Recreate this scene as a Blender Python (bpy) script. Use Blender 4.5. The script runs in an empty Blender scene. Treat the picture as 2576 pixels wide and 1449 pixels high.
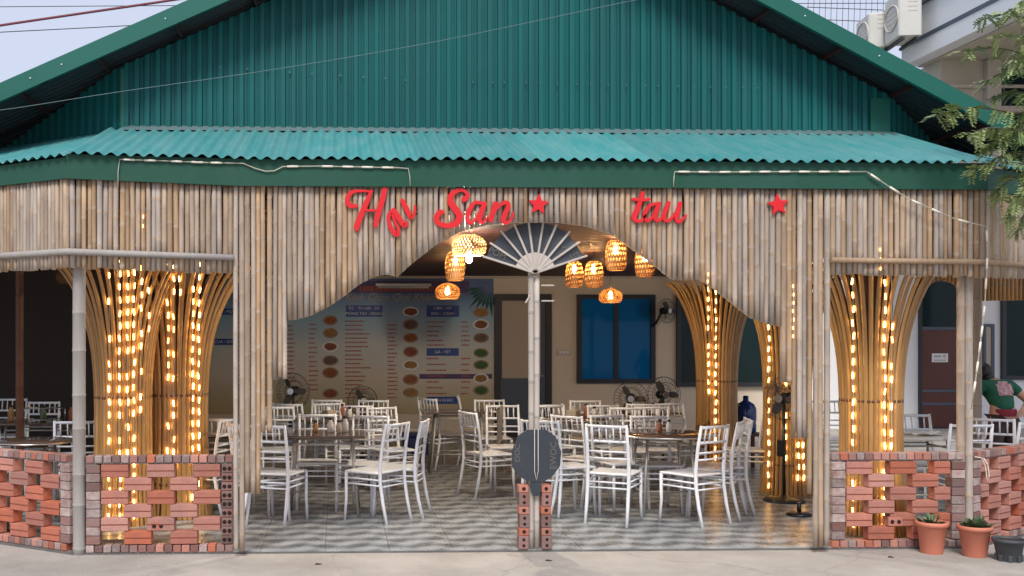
import bpy, bmesh, math, random
from math import sin, cos, pi, radians as R
from mathutils import Vector as V, Matrix
random.seed(7)
rnd = random.uniform

# ------------------------------------------------------------------ camera
SC = bpy.context.scene
F, PX, PY, D0, H0, YAW = 2616.0, 938.0, 848.0, 8.07, 1.65, R(1.92)
CAM = V((0, -D0, H0))
FW, RT = V((sin(YAW), cos(YAW), 0)), V((cos(YAW), -sin(YAW), 0))
cd = bpy.data.cameras.new('camera')
cd.sensor_width = 36; cd.lens = 36 * F / 2576
cd.shift_x = (1288 - PX) / 2576; cd.shift_y = (PY - 724.5) / 2576
cd.clip_end = 600; cd.clip_start = 0.05
cam = bpy.data.objects.new('camera', cd)
cam.location = CAM; cam.rotation_euler = (pi / 2, 0, -YAW)
SC.collection.objects.link(cam); SC.camera = cam

# ------------------------------------------------------------------ sky and sun (overcast day)
SUN_EL, SUN_AZ = R(50), R(192)          # azimuth clockwise from +Y
w = bpy.data.worlds.new('World'); SC.world = w; w.use_nodes = True
wn, wl = w.node_tree.nodes, w.node_tree.links
bg = wn['Background']
sky = wn.new('ShaderNodeTexSky'); sky.sky_type = 'NISHITA'; sky.sun_disc = False
sky.sun_elevation = SUN_EL; sky.sun_rotation = SUN_AZ
sky.air_density = 1.0; sky.dust_density = 4.0; sky.ozone_density = 1.5
wm = wn.new('ShaderNodeMix'); wm.data_type = 'RGBA'; wm.inputs[0].default_value = 0.82
wl.new(sky.outputs[0], wm.inputs[6])
wm.inputs[7].default_value = (3.7, 3.95, 4.8, 1)      # the even white of the cloud layer
wl.new(wm.outputs[2], bg.inputs[0]); bg.inputs[1].default_value = 0.10
sd = bpy.data.lights.new('sun', 'SUN'); sd.energy = 1.5; sd.angle = R(20); sd.color = (1, 0.96, 0.9)
sun = bpy.data.objects.new('sun', sd); SC.collection.objects.link(sun)
sdir = V((sin(SUN_AZ) * cos(SUN_EL), cos(SUN_AZ) * cos(SUN_EL), sin(SUN_EL)))
sun.rotation_euler = sdir.to_track_quat('Z', 'Y').to_euler()
SC.view_settings.view_transform = 'Standard'; SC.view_settings.look = 'None'
SC.view_settings.exposure = 0.95; SC.view_settings.gamma = 1
SC.render.engine = 'CYCLES'
SC.cycles.use_denoising = True
SC.cycles.max_bounces = 7; SC.cycles.diffuse_bounces = 4; SC.cycles.glossy_bounces = 3
SC.cycles.transmission_bounces = 4; SC.cycles.sample_clamp_indirect = 4.0
SC.cycles.caustics_reflective = False; SC.cycles.caustics_refractive = False

# ------------------------------------------------------------------ measuring: photograph point -> place
def ray(x, y): return FW + RT * ((x - PX) / F) + V((0, 0, (PY - y) / F))
def at(x, y, Y):
    d = ray(x, y); return CAM + d * ((Y + D0) / d.y)
def atX(x, y, X):
    d = ray(x, y); return CAM + d * (X / d.x)
def fl(x, y, z=0.0):
    d = ray(x, y); return CAM + d * ((z - H0) / d.z)
def by_s(x, s, z=0.0):           # by scale (pixels per metre)
    p = CAM + FW * (F / s) + RT * ((x - PX) / s); return V((p.x, p.y, z))

# ------------------------------------------------------------------ materials
MATS = {}
def mat(name, col, rough=0.6, metal=0.0, var=0.0, nscale=6.0, nmix=0.0, col2=None, bump=0.0, bscale=40.0,
        emit=None, estr=0.0, stretch=(1, 1, 1), spec=None, coat=0.0, hue=0.0):
    m = bpy.data.materials.new(name); m.use_nodes = True
    n, l = m.node_tree.nodes, m.node_tree.links
    b = n['Principled BSDF']
    b.inputs['Roughness'].default_value = rough; b.inputs['Metallic'].default_value = metal
    if spec is not None: b.inputs['Specular IOR Level'].default_value = spec
    if coat: b.inputs['Coat Weight'].default_value = coat; b.inputs['Coat Roughness'].default_value = .25
    src = None
    tc = n.new('ShaderNodeTexCoord'); mp = n.new('ShaderNodeMapping')
    mp.inputs['Scale'].default_value = stretch
    oi = n.new('ShaderNodeObjectInfo')
    ad = n.new('ShaderNodeVectorMath'); ad.operation = 'ADD'
    ml = n.new('ShaderNodeMath'); ml.operation = 'MULTIPLY'; ml.inputs[1].default_value = 37.0
    l.new(oi.outputs['Random'], ml.inputs[0])
    l.new(tc.outputs['Object'], mp.inputs[0]); l.new(mp.outputs[0], ad.inputs[0]); l.new(ml.outputs[0], ad.inputs[1])
    c = n.new('ShaderNodeRGB'); c.outputs[0].default_value = (*col, 1); src = c.outputs[0]
    if nmix:
        nz = n.new('ShaderNodeTexNoise'); nz.inputs['Scale'].default_value = nscale
        nz.inputs['Detail'].default_value = 5; nz.inputs['Roughness'].default_value = .65
        l.new(ad.outputs[0], nz.inputs['Vector'])
        rp = n.new('ShaderNodeMapRange'); rp.inputs[1].default_value = .35; rp.inputs[2].default_value = .68
        rp.inputs[4].default_value = nmix
        l.new(nz.outputs['Fac'], rp.inputs[0])
        mx = n.new('ShaderNodeMix'); mx.data_type = 'RGBA'
        l.new(rp.outputs[0], mx.inputs[0]); l.new(src, mx.inputs[6])
        mx.inputs[7].default_value = (*(col2 or [v * .5 for v in col]), 1); src = mx.outputs[2]
    if var or hue:
        hs = n.new('ShaderNodeHueSaturation')
        mr = n.new('ShaderNodeMapRange'); mr.inputs[3].default_value = 1 - var; mr.inputs[4].default_value = 1 + var
        l.new(oi.outputs['Random'], mr.inputs[0]); l.new(mr.outputs[0], hs.inputs['Value'])
        if hue:
            f2 = n.new('ShaderNodeMath'); f2.operation = 'MULTIPLY'; f2.inputs[1].default_value = 7.31
            f3 = n.new('ShaderNodeMath'); f3.operation = 'FRACT'; l.new(oi.outputs['Random'], f2.inputs[0]); l.new(f2.outputs[0], f3.inputs[0])
            m2 = n.new('ShaderNodeMapRange'); m2.inputs[3].default_value = 1 - hue; m2.inputs[4].default_value = 1 + hue
            l.new(f3.outputs[0], m2.inputs[0]); l.new(m2.outputs[0], hs.inputs['Saturation'])
        l.new(src, hs.inputs['Color']); src = hs.outputs[0]
    l.new(src, b.inputs['Base Color'])
    if bump:
        bz = n.new('ShaderNodeTexNoise'); bz.inputs['Scale'].default_value = bscale; bz.inputs['Detail'].default_value = 4
        l.new(ad.outputs[0], bz.inputs['Vector'])
        bp = n.new('ShaderNodeBump'); bp.inputs['Strength'].default_value = bump; bp.inputs['Distance'].default_value = .02
        l.new(bz.outputs['Fac'], bp.inputs['Height']); l.new(bp.outputs[0], b.inputs['Normal'])
    if emit:
        b.inputs['Emission Color'].default_value = (*emit, 1); b.inputs['Emission Strength'].default_value = estr
    MATS[name] = m
    return m

mat('concrete', (.44, .405, .365), .85, nscale=1.6, nmix=.9, col2=(.30, .275, .245), bump=.5, bscale=45)
mat('slab_edge', (.16, .15, .14), .9, nscale=8, nmix=.7, bump=.3)
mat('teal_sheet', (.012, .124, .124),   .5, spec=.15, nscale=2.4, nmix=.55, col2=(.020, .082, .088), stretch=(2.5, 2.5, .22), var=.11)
mat('teal_sheet_lit', (.055, .275, .285), .42, nscale=3.2, nmix=.75, col2=(.15, .33, .33), stretch=(2.5, .5, 1), var=.10, bump=.08)  # same metal as the wall sheets, base colour lightened for the skylight on it
mat('teal_barge', (.012, .118, .092), .5, spec=.3, nscale=1.2, nmix=.3, col2=(.02, .10, .085), var=.05)
mat('fascia_green', (.013, .075, .047), .55, spec=.25, nscale=1.5, nmix=.5, col2=(.035, .095, .08), bump=.35, bscale=2.6)
mat('bamboo', (.475, .368, .275), .65, spec=.25, nscale=3.4, nmix=.85, col2=(.29, .225, .175), stretch=(6, 6, .7), var=.17, hue=.45, bump=.12, bscale=60)
mat('bamboo_node', (.38, .29, .215), .7, var=.2)
mat('bamboo_cut', (.50, .41, .30), .8)
mat('bamboo_grey', (.36, .335, .315), .7, nscale=3.0, nmix=.6, col2=(.27, .235, .21), stretch=(5, 5, .5), var=.1, bump=.12)
mat('strand', (.52, .285, .09), .30, nscale=4, nmix=.6, col2=(.26, .12, .035), stretch=(5, 5, .6), var=.22, coat=.3)
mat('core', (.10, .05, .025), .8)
mat('brick', (.47, .185, .13), .9, nscale=9, nmix=.75, col2=(.34, .145, .115), var=.18, hue=.18, bump=.25, bscale=50)
mat('brick_dark', (.25, .115, .095), .9, nscale=7, nmix=.8, col2=(.20, .165, .16), var=.30, bump=.3)
mat('brick_ash', (.40, .33, .31), .95, nscale=10, nmix=.9, col2=(.24, .13, .115), var=.3, bump=.4)
mat('brick_hole', (.02, .01, .008), 1)
mat('groove', (.21, .055, .035), .95)
mat('mortar', (.34, .31, .29), .95, nscale=14, nmix=.8, col2=(.19, .16, .15), bump=.4)
mat('white_plastic', (.80, .82, .86), .36, nscale=3, nmix=.12, col2=(.66, .66, .66), var=.05)
mat('ceiling_board', (.055, .019, .015), .55, var=.25)
mat('cream_wall', (.74, .64, .52), .85, nscale=1.2, nmix=.4, col2=(.66, .56, .45))
mat('roof_under', (.016, .036, .043), .6)
mat('cornice', (.60, .54, .48), .7)
mat('white_wall', (.82, .83, .85), .8, nscale=.8, nmix=.3, col2=(.74, .74, .77))
mat('cream_ext', (.56, .51, .42), .8, nscale=1, nmix=.3, col2=(.46, .41, .33))
mat('dark_frame', (.020, .022, .030), .45)
mat('blue_grey', (.07, .09, .13), .5)
mat('blue_glass', (.003, .14, .40), .04, spec=.14)
mat('dark_glass', (.008, .022, .024), .08, spec=.2)
mat('frosted', (.44, .37, .30), .5)
mat('brown_door', (.105, .028, .020), .42, nscale=5, nmix=.6, col2=(.06, .017, .013), stretch=(8, 1, .5))
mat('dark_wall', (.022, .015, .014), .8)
mat('steel', (.55, .53, .50), .28, metal=1.0)
mat('table_top', (.10, .065, .05), .10, spec=.7)
mat('table_leg', (.45, .42, .38), .45, metal=.4)
mat('black_plastic', (.012, .012, .014), .4)
mat('fan_wire', (.045, .045, .05), .35, metal=.4)
mat('fan_blade', (.09, .085, .085), .4)
mat('slate', (.028, .036, .048), .55, nscale=7, nmix=.4, col2=(.05, .055, .062), bump=.15, bscale=12)
mat('slate_mark', (.13, .125, .11), .7)
mat('pale_wood', (.52, .465, .41), .7, nscale=5, nmix=.6, col2=(.42, .37, .33), stretch=(4, 4, .6), var=.08, bump=.1)
mat('red_paint', (.66, .008, .014), .38, var=.03)
mat('red_metal', (.05, .014, .012), .6)
mat('rope_white', (.82, .77, .66), .4)
mat('rope_clear', (.42, .40, .33), .4)
mat('led', (1, .6, .2), emit=(1.0, .56, .17), estr=11)
mat('led_dim', (1, .6, .2), emit=(1.0, .50, .13), estr=5.5)
mat('bulb_warm', (1, .6, .3), emit=(1.0, .58, .24), estr=270)
mat('bulb_white', (1, 1, 1), emit=(1.0, .86, .66), estr=2000)
mat('wicker', (.20, .10, .03), .6, var=.12, nscale=20, nmix=.4)
mat('terracotta', (.60, .20, .125), .6, nscale=4, nmix=.4, col2=(.50, .18, .12), var=.06)
mat('grey_pot', (.055, .062, .07), .6)
mat('soil', (.05, .035, .025), 1, bump=.5)
mat('leaf', (.17, .235, .075), .5, var=.2, nscale=2.0, nmix=.6, col2=(.26, .30, .13))
mat('leaf_pot', (.075, .15, .06), .5, nscale=30, nmix=.5, col2=(.16, .06, .05))
mat('bark', (.10, .075, .05), .9, nscale=8, nmix=.6, bump=.4)
mat('skin', (.50, .27, .19), .55)
mat('hair', (.010, .008, .008), .45)
mat('shirt_green', (.010, .105, .060), .8, nscale=6, nmix=.3)
mat('shirt_print', (.55, .42, .42), .8, nscale=22, nmix=.9, col2=(.35, .06, .07))
mat('trousers', (.055, .032, .032), .85)
mat('apron_red', (.21, .015, .03), .8)
mat('ac_white', (.62, .62, .58), .55, nscale=4, nmix=.35, col2=(.48, .46, .40))
mat('wire', (.03, .03, .035), .6)
mat('wire_red', (.16, .03, .045), .6)
mat('wire_pale', (.12, .18, .19), .5)
mat('water_blue', (.012, .055, .24), .12, spec=.7)
mat('cooler_blue', (.008, .016, .10), .4)
mat('plate_blue', (.012, .065, .32), .5)
mat('print_white', (.75, .75, .75), .6)
mat('print_red', (.40, .10, .085), .7)
mat('print_yellow', (.42, .38, .24), .7)
mat('print_purple', (.10, .075, .17), .7)
mat('cloth_beige', (.42, .36, .28), .9)
mat('paper', (.62, .60, .56), .8)
mat('wood_pole', (.15, .06, .03), .6, nscale=4, nmix=.5, stretch=(4, 4, .5))
mat('palm_green', (.02, .085, .075), .7)
for i_, c_ in enumerate([(.38, .12, .05), (.42, .22, .08), (.30, .10, .06), (.20, .12, .12), (.06, .16, .05), (.42, .30, .18), (.34, .09, .06)]):
    mat('dish%d' % i_, c_, .7, nscale=12, nmix=.8, col2=[v * .45 for v in c_])

def node_ground():
    m = MATS['concrete']; n, l = m.node_tree.nodes, m.node_tree.links; b = n['Principled BSDF']
    src = b.inputs['Base Color'].links[0].from_socket
    tc = n.new('ShaderNodeTexCoord'); nz = n.new('ShaderNodeTexNoise'); nz.inputs['Scale'].default_value = 1.3; nz.inputs['Detail'].default_value = 6
    l.new(tc.outputs['Object'], nz.inputs['Vector'])
    vm = n.new('ShaderNodeVectorMath'); vm.operation = 'MULTIPLY_ADD'; vm.inputs[1].default_value = (.9, .9, 0)
    l.new(nz.outputs['Color'], vm.inputs[0]); l.new(tc.outputs['Object'], vm.inputs[2])
    vo = n.new('ShaderNodeTexVoronoi'); vo.feature = 'DISTANCE_TO_EDGE'; vo.inputs['Scale'].default_value = .42; l.new(vm.outputs[0], vo.inputs['Vector'])
    mr = n.new('ShaderNodeMapRange'); mr.inputs[1].default_value = .001; mr.inputs[2].default_value = .004; mr.inputs[3].default_value = .32; mr.inputs[4].default_value = 0
    l.new(vo.outputs['Distance'], mr.inputs[0])
    sp = n.new('ShaderNodeTexNoise'); sp.inputs['Scale'].default_value = 22; sp.inputs['Detail'].default_value = 8; sp.inputs['Roughness'].default_value = .8; l.new(tc.outputs['Object'], sp.inputs['Vector'])
    m2 = n.new('ShaderNodeMapRange'); m2.inputs[1].default_value = .56; m2.inputs[2].default_value = .72; m2.inputs[4].default_value = .45; l.new(sp.outputs['Fac'], m2.inputs[0])
    mx_ = n.new('ShaderNodeMath'); mx_.operation = 'MAXIMUM'; l.new(mr.outputs[0], mx_.inputs[0]); l.new(m2.outputs[0], mx_.inputs[1])
    mx = n.new('ShaderNodeMix'); mx.data_type = 'RGBA'; l.new(mx_.outputs[0], mx.inputs[0]); l.new(src, mx.inputs[6]); mx.inputs[7].default_value = (.17, .155, .14, 1)
    l.new(mx.outputs[2], b.inputs['Base Color'])
node_ground()
def node_floor():
    m = bpy.data.materials.new('tile'); m.use_nodes = True
    n, l = m.node_tree.nodes, m.node_tree.links; b = n['Principled BSDF']
    tc = n.new('ShaderNodeTexCoord'); sx = n.new('ShaderNodeSeparateXYZ')
    ge = n.new('ShaderNodeNewGeometry'); nz0 = n.new('ShaderNodeTexNoise'); nz0.inputs['Scale'].default_value = 4; nz0.inputs['Detail'].default_value = 2
    l.new(ge.outputs['Position'], nz0.inputs['Vector']); vm = n.new('ShaderNodeVectorMath'); vm.operation = 'MULTIPLY_ADD'
    vm.inputs[1].default_value = (.06, .035, 0); l.new(nz0.outputs['Color'], vm.inputs[0]); l.new(tc.outputs['Object'], vm.inputs[2]); l.new(vm.outputs[0], sx.inputs[0])
    def mt(op, a, bb=None):
        q = n.new('ShaderNodeMath'); q.operation = op
        for i, v in enumerate((a, bb)):
            if v is None: continue
            if isinstance(v, (int, float)): q.inputs[i].default_value = v
            else: l.new(v, q.inputs[i])
        return q.outputs[0]
    k = 2 * pi
    sxx = mt('SINE', mt('MULTIPLY', sx.outputs[0], k / .5))
    ph = mt('ADD', mt('MULTIPLY', sx.outputs[1], k / .25), mt('MULTIPLY', sxx, .9))
    s1 = mt('SINE', ph)
    s2 = mt('SINE', mt('ADD', mt('MULTIPLY', sx.outputs[0], k / .25), mt('MULTIPLY', sx.outputs[1], -k / .5)))
    v = mt('ADD', mt('MULTIPLY', s1, .62), mt('MULTIPLY', s2, .38))
    cr = n.new('ShaderNodeValToRGB'); e = cr.color_ramp.elements
    e[0].position = .2; e[0].color = (.13, .138, .145, 1); e[1].position = .88; e[1].color = (.37, .385, .39, 1)
    q = e.new(.5); q.color = (.25, .265, .275, 1)
    l.new(mt('ADD', mt('MULTIPLY', v, .5), .5), cr.inputs[0])
    l.new(cr.outputs[0], b.inputs['Base Color'])
    nz = n.new('ShaderNodeTexNoise'); nz.inputs['Scale'].default_value = 9
    mr = n.new('ShaderNodeMapRange'); mr.inputs[3].default_value = .16; mr.inputs[4].default_value = .46
    l.new(nz.outputs['Fac'], mr.inputs[0]); l.new(mr.outputs[0], b.inputs['Roughness'])
    MATS['tile'] = m
node_floor()
def node_banner():
    m = bpy.data.materials.new('banner'); m.use_nodes = True
    n, l = m.node_tree.nodes, m.node_tree.links; b = n['Principled BSDF']; b.inputs['Roughness'].default_value = .5
    tc = n.new('ShaderNodeTexCoord'); sx = n.new('ShaderNodeSeparateXYZ'); l.new(tc.outputs['Generated'], sx.inputs[0])
    nz = n.new('ShaderNodeTexNoise'); nz.inputs['Scale'].default_value = 2.2; l.new(tc.outputs['Generated'], nz.inputs['Vector'])
    a1 = n.new('ShaderNodeMath'); a1.operation = 'MULTIPLY_ADD'; a1.inputs[1].default_value = .22
    l.new(nz.outputs['Fac'], a1.inputs[0]); l.new(sx.outputs[2], a1.inputs[2])
    cr = n.new('ShaderNodeValToRGB'); e = cr.color_ramp.elements
    e[0].position = .0; e[0].color = (.42, .31, .12, 1); e[1].position = 1.0; e[1].color = (.08, .14, .33, 1)
    for p, c in ((.22, (.52, .44, .27)), (.40, (.64, .58, .50)), (.60, (.58, .61, .61)), (.78, (.29, .46, .61)), (.92, (.16, .29, .49))):
        q = e.new(p); q.color = (*c, 1)
    l.new(a1.outputs[0], cr.inputs[0]); l.new(cr.outputs[0], b.inputs['Base Color'])
    MATS['banner'] = m
node_banner()

# ------------------------------------------------------------------ mesh helpers
class MB:
    def __init__(s): s.v = []; s.f = []; s.m = []; s.sm = []
    def add(s, vs, fs, mi=0, smooth=False):
        o = len(s.v); s.v += [tuple(p) for p in vs]
        for f in fs: s.f.append([i + o for i in f]); s.m.append(mi); s.sm.append(smooth)
        return s
    def box(s, lo, hi, mi=0, M=None):
        x0, y0, z0 = lo; x1, y1, z1 = hi
        p = [V(q) for q in ((x0, y0, z0), (x1, y0, z0), (x1, y1, z0), (x0, y1, z0), (x0, y0, z1), (x1, y0, z1), (x1, y1, z1), (x0, y1, z1))]
        if M is not None: p = [M @ q for q in p]
        return s.add(p, [(0, 3, 2, 1), (4, 5, 6, 7), (0, 1, 5, 4), (1, 2, 6, 5), (2, 3, 7, 6), (3, 0, 4, 7)], mi)
    def cbox(s, lo, hi, c=.004, mi=0, M=None):            # box with chamfered edges
        ax = [(lo[i], hi[i]) for i in range(3)]
        vs, idx = [], {}
        for i in (0, 1):
            for j in (0, 1):
                for k in (0, 1):
                    for a in range(3):
                        p = [ax[0][i], ax[1][j], ax[2][k]]
                        for b in range(3):
                            if b != a: p[b] += c if (i, j, k)[b] == 0 else -c
                        idx[(i, j, k, a)] = len(vs); vs.append(M @ V(p) if M is not None else V(p))
        fs = []
        for a in range(3):
            b, d = [q for q in range(3) if q != a]
            for sgn in (0, 1):
                q = []
                for (u, w_) in ((0, 0), (1, 0), (1, 1), (0, 1)):
                    t = [0, 0, 0]; t[a] = sgn; t[b] = u; t[d] = w_; q.append(idx[(*t, a)])
                fs.append(q)
            for u in (0, 1):
                for w_ in (0, 1):
                    t0 = [0, 0, 0]; t1 = [0, 0, 0]; t0[b] = t1[b] = u; t0[d] = t1[d] = w_; t1[a] = 1
                    fs.append([idx[(*t0, b)], idx[(*t1, b)], idx[(*t1, d)], idx[(*t0, d)]])
        for i in (0, 1):
            for j in (0, 1):
                for k in (0, 1): fs.append([idx[(i, j, k, 0)], idx[(i, j, k, 1)], idx[(i, j, k, 2)]])
        return s.add(vs, fs, mi)
    def tube(s, pts, rad, n=8, mi=0, caps=True, smooth=True, capmi=None):
        pts = [V(p) for p in pts]; k = len(pts)
        rs = rad if isinstance(rad, (list, tuple)) else [rad] * k
        vs = []; up = None
        for i, p in enumerate(pts):
            t = (pts[min(i + 1, k - 1)] - pts[max(i - 1, 0)]).normalized()
            if up is None: up = V((0, 0, 1)) if abs(t.z) < .9 else V((0, 1, 0))
            a = t.cross(up).normalized(); b = a.cross(t).normalized(); up = b
            for j in range(n):
                g = 2 * pi * j / n; vs.append(p + (a * cos(g) + b * sin(g)) * rs[i])
        fs = [(i * n + j, i * n + (j + 1) % n, (i + 1) * n + (j + 1) % n, (i + 1) * n + j) for i in range(k - 1) for j in range(n)]
        s.add(vs, fs, mi, smooth)
        if caps:
            o = len(s.v) - len(vs)
            for f in ([o + j for j in range(n)][::-1], [o + (k - 1) * n + j for j in range(n)]):
                s.f.append(f); s.m.append(mi if capmi is None else capmi); s.sm.append(False)
        return s
    def lathe(s, prof, n=20, mi=0, c=(0, 0, 0), smooth=True, cap=True):
        c = V(c); vs = [c + V((r * cos(2 * pi * j / n), r * sin(2 * pi * j / n), z)) for r, z in prof for j in range(n)]
        k = len(prof)
        s.add(vs, [(i * n + j, i * n + (j + 1) % n, (i + 1) * n + (j + 1) % n, (i + 1) * n + j) for i in range(k - 1) for j in range(n)], mi, smooth)
        if cap:
            o = len(s.v) - len(vs)
            for f in ([o + j for j in range(n)][::-1], [o + (k - 1) * n + j for j in range(n)]):
                s.f.append(f); s.m.append(mi); s.sm.append(False)
        return s
    def prism(s, poly, d, mi=0):                          # polygon (3D points) pushed along vector d
        n = len(poly); p = [V(q) for q in poly]; d = V(d)
        s.add(p + [q + d for q in p], [list(range(n))[::-1], list(range(n, 2 * n))] + [(i, (i + 1) % n, (i + 1) % n + n, i + n) for i in range(n)], mi)
        return s
    def build(s, name, mats, parent=None, loc=None, rot=None):
        me = bpy.data.meshes.new(name); me.from_pydata(s.v, [], s.f); me.update()
        for m in (mats if isinstance(mats, (list, tuple)) else [mats]): me.materials.append(MATS[m])
        me.polygons.foreach_set('material_index', s.m); me.polygons.foreach_set('use_smooth', s.sm)
        return link(name, me, parent, loc, rot)
def link(name, me, parent=None, loc=None, rot=None):
    o = bpy.data.objects.new(name, me); SC.collection.objects.link(o)
    if parent is not None: o.parent = parent
    if loc is not None: o.location = loc
    if rot is not None: o.rotation_euler = rot
    return o
def tag(o, label, cat, group=None):
    o['label'] = label; o['category'] = cat
    if group: o['group'] = group
    return o
def thing(name, label, cat, loc=(0, 0, 0), rz=0, group=None):
    o = link(name, None, None, loc, (0, 0, rz)); return tag(o, label, cat, group)
def struct(o): o['kind'] = 'structure'; return o
def copy_tree(o, parent=None):
    c = o.copy(); SC.collection.objects.link(c); c.parent = parent
    for ch in o.children: copy_tree(ch, c)
    return c
def spline(pts, n=8):                                     # Catmull-Rom through tuples
    out = []; P = [pts[0]] + list(pts) + [pts[-1]]
    for i in range(1, len(P) - 2):
        for k in range(n):
            t = k / n
            out.append(tuple(.5 * ((2 * b) + (c - a) * t + (2 * a - 5 * b + 4 * c - d) * t * t + (3 * b - a - 3 * c + d) * t ** 3)
                             for a, b, c, d in zip(P[i - 1], P[i], P[i + 1], P[i + 2])))
    out.append(tuple(pts[-1])); return out
def interp(tab, x):
    if x <= tab[0][0]: return tab[0][1]
    for (a, b), (c, d) in zip(tab, tab[1:]):
        if x <= c: return b + (d - b) * (x - a) / (c - a) if c > a else d
    return tab[-1][1]
def sheet(u0, u1, vlo, vhi, O, U, W, N, period=.1, prof='trap', h=.02):     # ribbed metal sheet
    b = MB(); pts = []
    k = math.floor(u0 / period)
    u1 = (math.floor(u1 / period) + 1.2) * period if prof == 'trap' else u1
    while k * period < u1:
        base = k * period
        if prof == 'trap': q = [(0, 0), (.19, 0), (.21, .28), (.27, .28), (.29, 0), (.48, 0), (.53, 1), (.91, 1), (.96, 0)]
        else: q = [(t / 8, .5 - .5 * cos(2 * pi * t / 8)) for t in range(8)]
        for t, hh in q:
            u = base + t * period
            if u0 - 1e-6 <= u <= u1 + 1e-6: pts.append((u, hh * h))
        k += 1
    vs = []
    for u, hh in pts:
        lo, hi = vlo(u), vhi(u)
        vs += [O + U * u + W * lo + N * hh, O + U * u + W * hi + N * hh]
    n = len(pts)
    return b.add(vs, [(2 * i, 2 * i + 2, 2 * i + 3, 2 * i + 1) for i in range(n - 1)], 0, prof != 'trap')

# ------------------------------------------------------------------ ground
g = MB().add([(-150, -150, -.02), (150, -150, -.02), (150, 200, -.02), (-150, 200, -.02)], [(0, 1, 2, 3)]).build('ground', 'concrete')
struct(g)

# ------------------------------------------------------------------ building layout
LX, RX = at(200, 1388, 0).x, at(2428, 1372, 0).x                 # corner posts
CH = R(33)
LD, RD = V((-cos(CH), sin(CH), 0)), V((cos(CH), sin(CH), 0))     # directions of the slanted wings
WY, BY, EY, SY = 1.15, .74, -.18, -.12                           # gable wall, barge board, eave, bamboo screen
BACK, CEIL = 9.3, 2.68
bld = thing('restaurant_building', 'green metal gabled restaurant hall with bamboo clad open front', 'building')

# floor slab and tiles
fx0, fx1 = LX - .05, RX + .05
s = MB(); s.prism([(fx0, -.03, -.30), (fx1, -.03, -.30), (fx1 + 2.2, 1.40, -.30), (fx1 + 2.2, BACK + 1.3, -.30), (-9, BACK + 1.3, -.30), (-9, 4.4, -.30)], (0, 0, .292))
slab = struct(s.build('floor', 'slab_edge'))
TS = .5
tm = MB().cbox((.0015, .0015, -.012), (TS - .0015, TS - .0015, 0), .0012)
tile0 = None; ntile = 0
for j in range(0, 18):
    for i in range(-9, 16):
        x, y = i * TS - .1, j * TS - .02
        if x < fx0 - 1.45 * y or x + TS > fx1 + 1.45 * y + .3: continue
        px = PX + F * ((x + .25) / (y + .25 + D0) - math.tan(YAW))
        if px < -30 or px > 2600 or x > fx1 + 2.2 - TS: continue
        if tile0 is None: o = tm.build('tile', 'tile', slab); tile0 = o
        else: o = link('tile', tile0.data, slab)
        o.location = (x, y, rnd(-.0008, .0008)); ntile += 1

# ------------------------------------------------------------------ gable: walls, roof, barge boards
Lb0, Lb1 = at(0, 208, BY), at(472, 0, BY)
Rb0, Rb1 = at(1990, 0, BY), at(2490, 268, BY)
mL = (Lb1.z - Lb0.z) / (Lb1.x - Lb0.x); mR = (Rb1.z - Rb0.z) / (Rb1.x - Rb0.x)
AX = (Rb0.z - mR * Rb0.x - Lb0.z + mL * Lb0.x) / (mL - mR); AZ = Lb0.z + mL * (AX - Lb0.x)
def roofz(x): return AZ + (mL if x < AX else mR) * (x - AX)
XL, XR = Lb0.x - 1.6, at(2600, 300, BY).x
AWT = at(1288, 336, WY).z
gx0, gx1 = at(308, 310, WY).x, at(2232, 345, WY).x
gw = link('gable_wall', None, bld)
k = 0; u = gx0
while u < gx1 - .05:
    u2 = min(u + .9, gx1)
    if u2 < gx1 - .12 or True:
        brk = sorted([u, u2] + ([AX] if u < AX < u2 else []))
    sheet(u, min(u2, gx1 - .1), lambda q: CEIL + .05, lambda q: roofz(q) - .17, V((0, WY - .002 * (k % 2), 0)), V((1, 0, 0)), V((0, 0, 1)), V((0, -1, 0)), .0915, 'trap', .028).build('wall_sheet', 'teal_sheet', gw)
    u = u2; k += 1
for (gx, dr, nm) in ((gx0, LD, -1), (gx1, RD, 1)):
    N = V((dr.y * (-1 if nm < 0 else 1), -abs(dr.x), 0)).normalized()
    for q in range(4):
        sheet(q * 1.1, (q + 1) * 1.1, lambda u_: CEIL + .05, lambda u_: roofz(gx + dr.x * u_) - .17,
              V((gx, WY, 0)) + N * (.002 * (q % 2)), dr, V((0, 0, 1)), N, .1, 'trap', .028).build('wall_sheet', 'teal_sheet', gw)
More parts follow.
